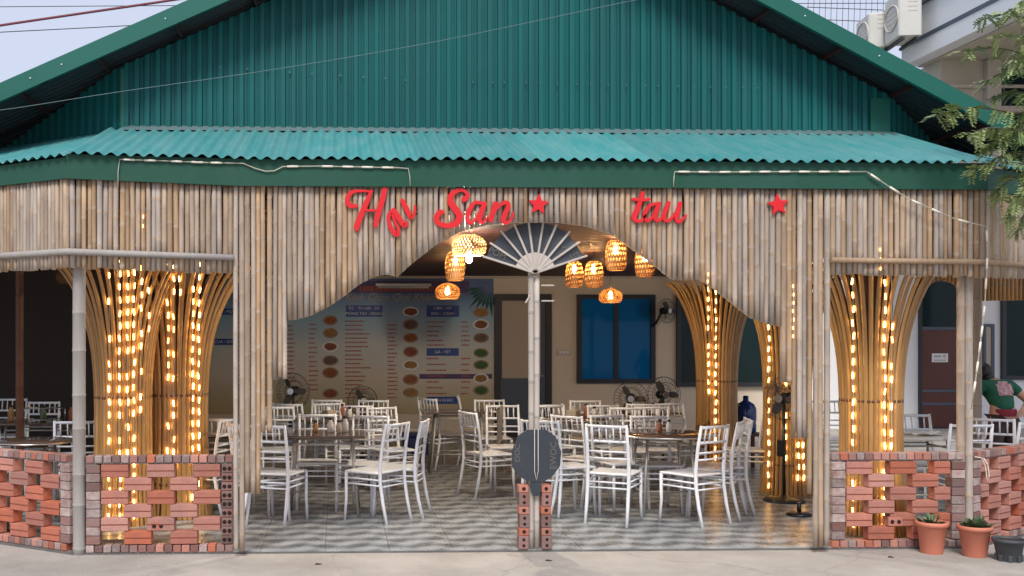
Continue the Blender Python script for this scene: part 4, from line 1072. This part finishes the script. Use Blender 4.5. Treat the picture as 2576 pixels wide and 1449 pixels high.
# ------------------------------------------------------------------ electric fans
def make_fan(P, yaw, h, label, base=True, rad_=.21, wall=False, tilt=0.0):
    o = thing('electric_fan', label, 'fan', P, -R(yaw))
    if base:
        MB().lathe([(.20, 0), (.205, .012), (.18, .03), (.05, .045), (.03, .07)], 22).build('base', 'black_plastic', o)
        MB().tube([(0, 0, .06), (0, 0, h - .05)], .016, 8).build('pole', 'fan_wire', o)
        MB().cbox((-.045, -.06, .45), (.045, -.015, .62), .01).build('control_box', 'black_plastic', o)
    if wall: MB().tube([(0, .30, h - .25), (0, .22, h - .2), (0, .1, h - .02)], .02, 8).build('bracket', 'black_plastic', o)
    M = Matrix.Translation((0, 0, h)) @ Matrix.Rotation(tilt, 4, 'X')
    b = MB().lathe([(.05, -.06), (.062, -.03), (.06, .05), (.03, .08)], 12)
    Rm = M @ Matrix.Rotation(pi / 2, 4, 'X')
    b.v = [tuple(Rm @ V(p) + V((0, .05, 0))) for p in b.v]; b.build('motor', 'black_plastic', o)
    for i in range(3):
        a0 = 2 * pi * i / 3; b = MB(); vs = []
        for t in range(5):
            r_ = .03 + (rad_ * .86 - .03) * t / 4; wdt_ = .25 + .55 * sin(pi * min(1, .2 + t / 4.5))
            for sgn in (-1, 1): vs.append(M @ V((r_ * cos(a0 + sgn * wdt_ * .5), -.035 + .02 * sgn, r_ * sin(a0 + sgn * wdt_ * .5))))
        b.add(vs, [(2 * t, 2 * t + 1, 2 * t + 3, 2 * t + 2) for t in range(4)], 0, True); b.build('blade', 'fan_blade', o)
    b = MB()
    for yy, rr in ((-.075, rad_ * .35), (-.07, rad_ * .7), (-.035, rad_), (.01, rad_), (.03, rad_ * .6)):
        b.tube([M @ V((rr * cos(2 * pi * t / 26), yy, rr * sin(2 * pi * t / 26))) for t in range(27)], .003, 4, caps=False)
    for i in range(28):
        a = 2 * pi * i / 28; b.tube([M @ V((r_ * cos(a), yy, r_ * sin(a))) for r_, yy in ((.03, -.078), (rad_ * .7, -.07), (rad_, -.03), (rad_, .01), (rad_ * .5, .035))], .0016, 3, caps=False)
    b.build('guard', 'fan_wire', o)
    b = MB(); b.v = []
    cc = MB().lathe([(.002, -.02), (.04, -.016), (.045, 0), (.04, .008)], 14); cc.v = [tuple(M @ (Matrix.Rotation(pi / 2, 4, 'X') @ V(p) + V((0, -.078, 0)))) for p in cc.v]; cc.build('badge', 'steel', o)
    return o
def fan_px(x, y, s_, yaw, label, **k):
    zc = H0 + (PY - y) / s_; P = by_s(x, s_); make_fan(P, yaw, zc, label, **k)
fan_px(738, 984, 205, 25, 'dark standing fan before the menu board behind the stepped canes', rad_=.22)
fan_px(912, 1008, 185, -10, 'wire guarded standing fan low before the menu board', rad_=.20)
fan_px(1587, 1003, 200, 15, 'standing fan below the blue window, nearer the fan post', rad_=.21)
fan_px(1668, 993, 196, -12, 'standing fan below the blue window, nearer the inner column', rad_=.23)
fan_px(1972, 1002, 250, 62, 'tall black standing fan before the half hidden lit column', rad_=.215)
p = at(1676, 782, BACK - .35); make_fan(V((p.x, p.y, 0)), -30, p.z, 'black wall fan beside the blue window', base=False, wall=True, rad_=.20)
MB()
# pull cord of the wall fan
# ------------------------------------------------------------------ small things inside
p = by_s(1876, 200)
st_ = thing('bottle_stand', 'low wooden stand under the blue water bottle', 'stand', (p.x, p.y, 0))
for sx in (-1, 1):
    for sy in (-1, 1): MB().cbox((sx * .15 - .02, sy * .15 - .02, 0), (sx * .15 + .02, sy * .15 + .02, .42), .003).build('leg', 'wood_pole', st_)
MB().cbox((-.18, -.18, .421), (.18, .18, .45), .004).build('shelf', 'wood_pole', st_)
wb = MB().lathe([(.10, 0), (.125, .02), (.13, .10), (.122, .13), (.13, .16), (.13, .30), (.10, .36), (.035, .40), (.032, .46), (.004, .465)], 18).build('water_bottle', 'water_blue', None, (p.x, p.y, .451))
tag(wb, 'large blue water bottle on a stand behind the inner column', 'bottle')
p = fl(1045, 1142)
co = thing('cooler_box', 'navy blue cooler box on the floor in the aisle', 'cooler', (p.x, p.y, 0))
MB().cbox((-.18, -.12, 0), (.18, .12, .25), .015).build('body', 'cooler_blue', co); MB().cbox((-.19, -.13, .251), (.19, .13, .30), .012).build('lid', 'cooler_blue', co)
MB().tube([(-.19, 0, .22), (-.2, -.02, .34), (.2, -.02, .34), (.19, 0, .22)], .008, 6).build('handle', 'white_plastic', co)
p = by_s(2010, 272)
bs = thing('rubber_mat_base', 'flat black round base standing on wet floor tiles', 'base', (p.x, p.y, 0))
MB().lathe([(.11, 0), (.115, .015), (.09, .03), (.03, .036)], 20).build('disc', 'black_plastic', bs); MB().tube([(0, 0, .034), (0, 0, .12)], .02, 8).build('socket', 'black_plastic', bs)

# ------------------------------------------------------------------ white building behind, outdoors
WYY = 10.6
ww = tag(MB().box((BXR + .25, WYY, -.05), (16, WYY + .2, 3.4)).build('white_wall', 'white_wall'), 'bright white outdoor wall with the brown door', 'wall')
a, b_ = at(2309, 705, WYY), at(2441, 1100, WYY)
dz = at(2309, 822, WYY).z
bd = thing('toilet_door', 'brown door with dark arched transom and a small notice', 'door')
frame_rect(MB(), a.x, b_.x, -.04, a.z, WYY - .06, WYY - .004, .05).build('door_frame', 'dark_frame', bd)
MB().box((a.x + .052, WYY - .035, dz), (b_.x - .052, WYY - .02, a.z - .052)).build('transom_pane', 'dark_glass', bd)
lf = MB().box((a.x + .052, WYY - .04, -.03), (b_.x - .052, WYY - .02, dz - .06)).build('door_leaf', 'brown_door', bd)
MB().box((a.x + .05, WYY - .055, dz - .058), (b_.x - .05, WYY - .019, dz - .002)).build('rail', 'blue_grey', bd)
for yq in (983, 1016):
    z = at(2309, yq, WYY).z; MB().cbox((a.x + .055, WYY - .05, z - .025), (b_.x - .055, WYY - .041, z + .025), .003).build('door_bar', 'blue_grey', bd)
c = at(2361, 900, WYY); nt = MB().cbox((c.x - .15, WYY - .046, c.z - .08), (c.x + .15, WYY - .041, c.z + .08), .001).build('notice', 'print_white', bd)
text('lettering', 'NHÀ VỆ', .062, 'wire', nt, (c.x, WYY - .047, c.z + .025)); text('lettering', 'SINH NAM NỮ', .034, 'wire', nt, (c.x, WYY - .047, c.z - .045))
def window2(x0, y0, x1, y1, glass, label, Y): return window(x0, y0, x1, y1, glass, label, Y=Y)
window2(2516, 715, 2660, 955, 'dark_glass', 'dark framed window on the white outdoor wall above the person', WYY)
a, b_ = at(2470, 815, WYY), at(2498, 960, WYY)
vb = thing('glass_panel', 'narrow blue framed glass panel on the white outdoor wall', 'panel'); frame_rect(MB(), a.x, b_.x, b_.z, a.z, WYY - .05, WYY - .004, .05).build('frame', 'blue_grey', vb); MB().box((a.x + .051, WYY - .03, b_.z + .051), (b_.x - .051, WYY - .01, a.z - .051)).build('pane', 'frosted', vb)

# ------------------------------------------------------------------ neighbouring house up right
NX = 9.05
nb = thing('neighbour_house', 'white rendered neighbouring house with parapet and deep eave', 'house')
zA = atX(2400, 104, NX).z
yA, yB = 3.0, atX(2268, 170, NX).y
MB().box((NX, yA, zA), (NX + .25, yB, zA + .80)).build('parapet', 'white_wall', nb)
MB().box((NX - .012, yA, zA + .27), (NX - .002, yB, zA + .33)).build('groove_band', 'blue_grey', nb)
MB().prism([(NX - .06, yA, zA + .802), (NX + .35, yA, zA + .802), (NX + .35, yA, zA + .86), (NX - .06, yA, zA + .86)], (0, yB - yA + .05, 0)).build('coping', 'blue_grey', nb)
MB().box((NX + .252, yA, zA - .02), (NX + 4, yB - .02, zA + .1)).build('soffit', 'cream_ext', nb)
MB().box((NX + .35, yB - .5, 3.41), (NX + 4, yB + 4, zA - .022)).build('wall', 'cream_ext', nb)
MB().box((NX + 3.2, yA, -.05), (NX + 3.4, yB - .6, zA - .022)).build('wall', 'cream_ext', nb)
MB().box((BXR + 1.2, WYY + .21, -.05), (NX + 4, yB + 4, 3.40)).build('lower_storey', 'white_wall', nb)
FY = yB - .5
for dz_, th in ((.42, .05), (.75, .09)):
    MB().box((NX + .30, FY - .08, zA - dz_ - th), (NX + 4, FY - .002, zA - dz_)).build('string_course', 'cornice', nb)
wy = at(2540, 215, FY)
fr_ = MB().box((wy.x - .18, FY - .06, wy.z - 1.5), (wy.x + .9, FY - .003, wy.z + .25)).build('window_frame', 'dark_frame', nb)
MB().box((wy.x - .10, FY - .075, wy.z - 1.4), (wy.x + .8, FY - .061, wy.z + .15)).build('pane', 'dark_glass', fr_)
MB().cbox((wy.x - .42, FY - .11, 3.42), (wy.x - .20, FY - .003, zA - .03), .005).build('pilaster', 'cornice', nb)
# lower mono-pitch block behind the parapet end that carries the air conditioners
MB().box((NX - .02, yB + .02, zA - 2.2), (NX + 1.5, yB + 5, zA - .2)).build('rear_wall', 'white_wall', nb)
def ac(P, w_, h, d, label):
    o = thing('air_conditioner', label, 'air conditioner', P, -R(8), 'outdoor air conditioner units')
    MB().cbox((-w_ / 2, -d / 2, 0), (w_ / 2, d / 2, h), .02).build('casing', 'ac_white', o)
    MB().tube([(-w_ / 2 - .006, 0 + d * .0 + .0 + .14 * cos(2 * pi * t / 20) * d / .3, h * .5 + .19 * sin(2 * pi * t / 20)) for t in range(21)], .012, 6, caps=False).build('grille_ring', 'cornice', o)
    for i in range(5): MB().box((-w_ / 2 - .004, -.1 * d / .3, h * .28 + i * h * .11), (-w_ / 2 - .0005, .1 * d / .3, h * .28 + i * h * .11 + .02)).build('grille_slat', 'cornice', o)
    for i in range(4): MB().box((-w_ * .1 , -d / 2 - .004, h * .55 + i * .07), (w_ * .3, -d / 2 - .0005, h * .55 + i * .07 + .02)).build('vent_slot', 'cornice', o)
    for q in (-.3, .3): MB().cbox((w_ * q - .02, -d / 2, -.05), (w_ * q + .02, d / 2 + .1, -.002), .003).build('bracket', 'wire', o)
    return o
pa = atX(2272, 104, NX - .32); ac(V((pa.x, pa.y, pa.z)), .34, .70, .56, 'larger pale air conditioner unit hung beside the parapet end')
pb = atX(2197, 132, NX - .45); ac(V((pb.x, pb.y, pb.z)), .34, .56, .56, 'smaller pale air conditioner unit peeking over the green roof edge')
MB().box((NX - .2, yB + .1, zA - .7), (NX - .1, yB + .2, zA + .1)).build('bracket_post', 'white_wall', nb)
# thin wire cage on the roof behind
cg = thing('wire_cage', 'thin wire railing cage on the roof behind the green gable', 'railing')
Yc = 21.0
xs = [2035 + i * 14.5 for i in range(14)]
for i, x in enumerate(xs):
    a, b_ = at(x, -40, Yc), at(x - 4, 60 + i * 6, Yc); MB().tube([a, b_], .007, 5).build('bar', 'wire', cg)
for (y0, y1) in ((18, 26), (48, 56)):
    MB().tube([at(2030, y0, Yc), at(2235, y1, Yc)], .012, 5).build('rail', 'wire', cg)
MB().tube([at(2160, 80, Yc - 1), at(2245, 12, Yc - 3)], .03, 6).build('hand_rail', 'cornice', cg)

# ------------------------------------------------------------------ overhead cables
def cable(pts, Ys, r_, m, label, far=True):
    P = [at(x, y, Y) for (x, y), Y in zip(pts, Ys)]
    P = [V(q) for q in spline([tuple(p) for p in P], 6)]
    P = [P[0] + (P[0] - P[1]).normalized() * 14] + P + ([P[-1] + (P[-1] - P[-2]).normalized() * 14] if far else [])
    o = MB().tube(P, r_, 6).build('overhead_cable', m); tag(o, label, 'cable'); return o
cable([(-120, 84), (0, 64), (230, 30), (460, -4), (800, -60)], [.3, .3, .3, .3, .3], .010, 'wire_red', 'thick dark red cable crossing the pale sky')
cable([(-120, 88), (0, 81), (330, 64), (480, 52), (800, 20)], [6, 6, 6, 6, 6], .006, 'wire', 'thin grey cable low in the pale sky')
cable([(-120, 18), (0, 17), (440, 14), (700, 13)], [14, 14, 14, 14], .008, 'wire', 'thin level cable high in the pale sky')
cable([(-120, 282), (0, 277), (300, 231), (700, 173), (1100, 104), (1540, 12), (1700, -20)], [.2] * 7, .0024, 'wire_pale', 'thin pale cable crossing the green gable wall')

# ------------------------------------------------------------------ flower pots
def pot(x, y, h, rt, rb, m, label, plant, group=None):
    P = fl(x, y, -.02)
    o = thing('flower_pot', label, 'flower pot', (P.x, P.y, -.02), rnd(0, 3), group)
    MB().lathe([(rb * .96, 0), (rb, .008), (rb + (rt - rb) * .84, h * .84), (rt * 1.0, h * .85), (rt * 1.09, h * .86), (rt * 1.10, h), (rt * .98, h), (rt * .95, h * .9)], 28, cap=False).build('body', m, o)
    MB().lathe([(.002, h * .90), (rt * .97, h * .885)], 20, cap=False).build('soil', 'soil', o)
    if plant:
        b = MB()
        for i in range(plant):
            a = rnd(0, 2 * pi); L_ = rnd(.04, .12); e = rnd(.1, 1.3); r0 = rnd(0, rt * .5)
            B = V((r0 * cos(a), r0 * sin(a), h * .9)); d = V((cos(a) * cos(e), sin(a) * cos(e), sin(e))); sd_ = V((-sin(a), cos(a), 0)) * rnd(.012, .024)
            mid = B + d * L_ * .55 + V((0, 0, .01)); tip = B + d * L_ - V((0, 0, .012)); b.add([B, mid + sd_, tip, mid - sd_], [(0, 1, 2), (0, 2, 3)])
        b.build('foliage', 'leaf_pot', o)
    return o
pot(2344, 1391, .245, .106, .080, 'terracotta', 'terracotta pot with dry reddish seedlings before the lattice wall', 26, 'terracotta pots by the wall')
pot(2452, 1399, .235, .112, .082, 'terracotta', 'terracotta pot with green seedlings at the wall corner', 110, 'terracotta pots by the wall')
gp = pot(2538, 1410, .165, .105, .078, 'grey_pot', 'dark grey plastic pot with notched foot', 0)
for i in range(8):
    a = 2 * pi * i / 8; MB().cbox((.078, -.014, 0), (.094, .014, .05), .004, M=Matrix.Rotation(a, 4, 'Z')).build('foot', 'grey_pot', gp)
# white cord loop hanging on the brick corner
a = at(2458, 1150, -.02)
MB().tube([a + V(q) for q in ((-.05, -.05, .01), (.0, -.06, .0), (.03, -.055, -.06), (.045, -.05, -.14), (.05, -.055, -.19), (.06, -.06, -.14), (.05, -.055, -.05), (.02, -.05, .0))], .0035, 6).build('cord_loop', 'rope_white')
tag(bpy.data.objects['cord_loop'], 'white cord loop hanging over the slanted brick wall', 'cord')

# ------------------------------------------------------------------ person bending over
def skin_mesh(name, verts, edges, mat_, parent, sub=2, root=0):
    me = bpy.data.meshes.new(name); me.from_pydata([v[0] for v in verts], edges, []); o = link(name, me, None)
    md = o.modifiers.new('s', 'SKIN'); md.use_smooth_shade = True
    if not me.skin_vertices: bpy.context.view_layer.objects.active = o
    lay = me.skin_vertices[0].data if me.skin_vertices else None
    if lay is None:
        with bpy.context.temp_override(object=o, active_object=o): bpy.ops.mesh.customdata_skin_add()
        lay = me.skin_vertices[0].data
    for i, v in enumerate(verts):
        r_ = v[1] if isinstance(v[1], tuple) else (v[1], v[1]); lay[i].radius = r_; lay[i].use_root = (i == root)
    sb_ = o.modifiers.new('u', 'SUBSURF'); sb_.levels = sub; sb_.render_levels = sub
    dg = bpy.context.evaluated_depsgraph_get(); ev = o.evaluated_get(dg); nm = bpy.data.meshes.new_from_object(ev)
    o.modifiers.clear(); o.data = nm; nm.materials.clear(); nm.materials.append(MATS[mat_])
    for p_ in nm.polygons: p_.use_smooth = True
    o.name = name
    if parent is not None: o.parent = parent
    return o
PP = by_s(2527, 236); PP.z = -.02
per = thing('person', 'person in green shirt and red apron bending forward by the white wall', 'person', PP, R(2))
# local: +Y away from camera; bends forward and a little to its left
pel, spn, chs, nek, hed = V((0, 0, .90)), V((-.01, .05, 1.02)), V((-.02, .12, 1.13)), V((-.05, .18, 1.20)), V((-.085, .24, 1.235))
lsh, rsh = V((-.18, .13, 1.15)), V((.15, .13, 1.15))
lel, lwr = V((-.27, .10, .95)), V((-.22, .28, .85))
rel, rwr = V((.30, .04, .98)), V((.17, -.06, .91))
BV = [(pel, (.115, .09)), (spn, (.10, .08)), (chs, (.11, .085)), (nek, .05), (hed - V((0, 0, .02)), (.075, .08)), (hed + V((-.005, .02, .06)), (.08, .088)), (hed + V((0, .03, .11)), (.05, .055)),
      (lsh, .052), (lel, .042), (lwr, .028), (rsh, .052), (rel, .042), (rwr, .028),
      (V((-.09, 0, .78)), .085), (V((-.10, .03, .45)), .058), (V((-.10, -.02, .08)), .040), (V((-.11, .10, .035)), .034),
      (V((.09, 0, .78)), .085), (V((.10, .03, .45)), .058), (V((.10, -.02, .08)), .040), (V((.12, .10, .035)), .034)]
BE = [(0, 1), (1, 2), (2, 3), (3, 4), (4, 5), (5, 6), (2, 7), (7, 8), (8, 9), (2, 10), (10, 11), (11, 12), (0, 13), (13, 14), (14, 15), (15, 16), (0, 17), (17, 18), (18, 19), (19, 20)]
for wv, el, sg in ((9, lel, -1), (12, rel, 1)):             # hands: palm and five fingers
    wp = BV[wv][0]; d = (wp - el).normalized(); sdv = d.cross(V((0, 0, 1))).normalized(); up_ = sdv.cross(d)
    pal = len(BV); BV.append((wp + d * .055, (.034, .018))); BE.append((wv, pal))
    for i, (off, L_) in enumerate(((-.028, .055), (-.010, .068), (.009, .072), (.027, .064))):
        a0 = len(BV); b0 = wp + d * .085 + sdv * off
        BV += [(b0, .0095), (b0 + d * L_ * .55 - up_ * .012, .0085), (b0 + d * L_ * .85 - up_ * .036, .007)]; BE += [(pal, a0), (a0, a0 + 1), (a0 + 1, a0 + 2)]
    a0 = len(BV); b0 = wp + d * .03 - sdv * .032 * sg; BV += [(b0, .0105), (b0 + d * .035 - sdv * .022 * sg, .009)]; BE += [(pal, a0), (a0, a0 + 1)]
skin_mesh('body', BV, BE, 'skin', per)
skin_mesh('shirt', [(pel + V((0, -.015, -.06)), (.138, .118)), (spn, (.125, .10)), (chs, (.135, .10)), (chs.lerp(nek, .6), (.075, .065)), (lsh, .066), (lsh.lerp(lel, .55), .060), (rsh, .066), (rsh.lerp(rel, .55), .060)], [(0, 1), (1, 2), (2, 3), (2, 4), (4, 5), (2, 6), (6, 7)], 'shirt_green', per)
skin_mesh('trousers', [(pel + V((0, .01, .0)), (.125, .105)), (V((-.085, 0, .74)), .088), (V((-.10, .03, .45)), .085), (V((-.10, -.02, .10)), .068), (V((.085, 0, .74)), .088), (V((.10, .03, .45)), .085), (V((.10, -.02, .10)), .068)], [(0, 1), (1, 2), (2, 3), (0, 4), (4, 5), (5, 6)], 'trousers', per)
b = MB()                                                     # hair: rounded cap that falls to the nape, and a low bun
for c_, (rx, ry, rz) in ((hed + V((0, -.012, .055)), (.088, .10, .105)), (hed + V((.012, -.085, -.005)), (.058, .05, .07))):
    q = MB().lathe([(max(.002, sin(pi * t / 10)), -cos(pi * t / 10)) for t in range(11)], 16)
    b.add([(c_.x + x * rx * (1 + .04 * sin(9 * z + 5 * x)), c_.y + y * ry, c_.z + z * rz) for x, y, z in q.v], q.f, 0, True)
b.build('hair', 'hair', per)
b = MB(); k_ = 22                                            # apron band round the hips, tied behind
for z, e in ((.83, 0), (.93, 0)): pass
b.lathe([(.128, .83), (.134, .86), (.132, .89), (.126, .905)], k_, cap=False); b.v = [(x, y * .86 + .02, z) for x, y, z in b.v]; b.build('apron', 'apron_red', per)
b = MB()                                                     # printed patch on the back of the shirt
cen = (spn + chs) / 2; nrm = (V((0, -.86, .5))).normalized(); ux = V((1, 0, 0)); uy = ux.cross(-nrm).normalized() * 1
grid = []
for i in range(7):
    for j in range(7):
        q = (i / 6 - .5) * .17; r_ = (j / 6 - .5) * .17
        grid.append(cen + ux * q + uy * r_ + nrm * (.104 - 1.3 * q * q - .6 * r_ * r_) + V((.02, 0, 0)))
b.add(grid, [(i * 7 + j, i * 7 + j + 1, (i + 1) * 7 + j + 1, (i + 1) * 7 + j) for i in range(6) for j in range(6) if (i - 2.5) ** 2 + (j - 2.5) ** 2 < 9.5 or (i + j) % 3 == 0], 0, True)
b.build('shirt_print', 'shirt_print', per)

# ------------------------------------------------------------------ tree at the right edge
tp = by_s(2790, 345); tp.z = -.03
tr = thing('feathery_tree', 'tree with feathery green leaves beside the restaurant corner', 'tree', tp)
leafb = MB()
trk = MB(); trk.tube([(0, 0, 0), (.02, .02, 1.0), (-.03, .05, 2.0), (.0, .02, 3.0), (.05, .0, 4.2)], [.085, .072, .06, .048, .03], 10); trk.build('trunk', 'bark', tr)
def spray(A, B, nleaf, L_=.10):
    """twig from A to B carrying pinnate leaves"""
    A, B = V(A), V(B)
    mid = (A + B) / 2 + V((rnd(-.04, .04), rnd(-.04, .04), .05)); pts = [V(q) for q in spline([tuple(A), tuple(mid), tuple(B)], 5)]
    tw.tube(pts, [.008 - .006 * i / (len(pts) - 1) for i in range(len(pts))], 5)
    for i in range(nleaf):
        t = (i + rnd(.2, .9)) / nleaf; t = t ** .8; k_ = t * (len(pts) - 1); j = min(int(k_), len(pts) - 2); p = pts[j].lerp(pts[j + 1], k_ - j)
        ax = (pts[j + 1] - pts[j]).normalized()
        dv = (ax * rnd(-.1, 1.0) + V((rnd(-1, 1), rnd(-1, 1), rnd(-.9, .45)))).normalized()
        Lf = L_ * rnd(.6, 1.35); side = dv.cross(V((rnd(-.5, .5), rnd(-.5, .5), 1))).normalized(); up_ = side.cross(dv).normalized()
        n_ = 7
        for q in range(n_):
            u_ = (q + .6) / n_; c0 = p + dv * (Lf * u_) - V((0, 0, .35 * Lf * u_ * u_)); ll = .040 * (1 - .5 * abs(u_ - .4)) * rnd(.8, 1.2)
            for sg in (-1, 1):
                e = (side * sg + dv * .55 + up_ * rnd(-.3, .2)).normalized(); w2 = dv * .0075
                leafb.add([c0 - w2, c0 + e * ll * .5 - w2 * 1.5, c0 + e * ll, c0 + e * ll * .5 + w2 * 1.5], [(0, 1, 2, 3)])
tw = MB()
def L(x, y, Y): return at(x, y, Y) - tp
limbs = [((2780, 330, -.4), (2610, 270, -.6), [((2560, 285), (2350, 292), 24, -.6), ((2570, 330), (2435, 345), 16, -.7), ((2600, 300), (2480, 380), 22, -.5), ((2600, 240), (2500, 250), 18, -.4), ((2590, 270), (2540, 330), 20, -.6)]),
         ((2780, 200, -.3), (2640, 140, -.4), [((2620, 150), (2415, 130), 16, -.4), ((2620, 130), (2500, 95), 16, -.5), ((2620, 60), (2470, 45), 14, -.3), ((2640, 120), (2530, 170), 22, -.5), ((2620, 180), (2480, 205), 18, -.4), ((2610, 30), (2540, 35), 12, -.4)]),
         ((2780, 480, -.4), (2640, 430, -.5), [((2620, 420), (2440, 428), 20, -.6), ((2620, 440), (2510, 480), 22, -.5), ((2620, 470), (2535, 545), 22, -.6), ((2640, 400), (2500, 400), 22, -.4), ((2620, 360), (2520, 350), 20, -.5), ((2630, 500), (2560, 580), 16, -.5), ((2630, 420), (2560, 500), 22, -.7)]),
         ((2800, 60, -.3), (2700, -60, -.5), [((2690, -40), (2560, 10), 14, -.5), ((2700, 0), (2590, 60), 18, -.4), ((2700, -60), (2640, -160), 16, -.3)])]
for (st, en, sprays) in limbs:
    h = L(*st).z; A = V((0, 0, max(.5, h - .35))); Bq = L(*en)
    lm = MB(); lm.tube([A, A.lerp(Bq, .5) + V((0, 0, .08)), Bq], [.035, .024, .014], 7); lm.build('limb', 'bark', tr)
    for (a, b_, n_, Y) in sprays:
        lm2 = L(a[0], a[1], Y)
        tw.tube([Bq, lm2], [.012, .008], 5)
        spray(lm2, L(b_[0], b_[1], Y + rnd(-.25, .25)), int(n_ * 1.15))
for i in range(60):                                          # the rest of the crown, beyond the frame
    a = rnd(-1.2, 4.0); z = rnd(1.9, 4.9); r0 = rnd(.15, .4); r1 = r0 + rnd(.35, .75)
    if cos(a) < -.2 : continue
    spray((r0 * cos(a), r0 * sin(a), z - .2), (r1 * cos(a), r1 * sin(a), z + rnd(-.2, .3)), 16)
tw.build('twigs', 'bark', tr)['kind'] = 'stuff'
o = leafb.build('crown', 'leaf', tr); o['kind'] = 'stuff'
# hanging dry tendril
MB().tube([L(2561, 520, -.6), L(2564, 560, -.6), L(2560, 610, -.6)], .003, 4).build('tendril', 'leaf_pot', tr)

# a few leaves and chips on the ground
for i, (x, y) in enumerate(((800, 1420), (1380, 1411), (2240, 1402))):
    p = fl(x, y, -.02); b = MB(); a = rnd(0, 6)
    b.prism([p + V((.03 * cos(a + t) * (1 if k % 2 else .5), .03 * sin(a + t) * (1 if k % 2 else .5), .003)) for k, t in enumerate((0, .8, 1.6, 3.1, 3.9, 4.7))], (0, 0, .003))
    tag(b.build('fallen_leaf', 'soil'), 'dry brown leaf lying on the concrete yard', 'leaf', 'fallen leaves on the yard')
print('objects', len(bpy.data.objects), 'tiles', ntile)
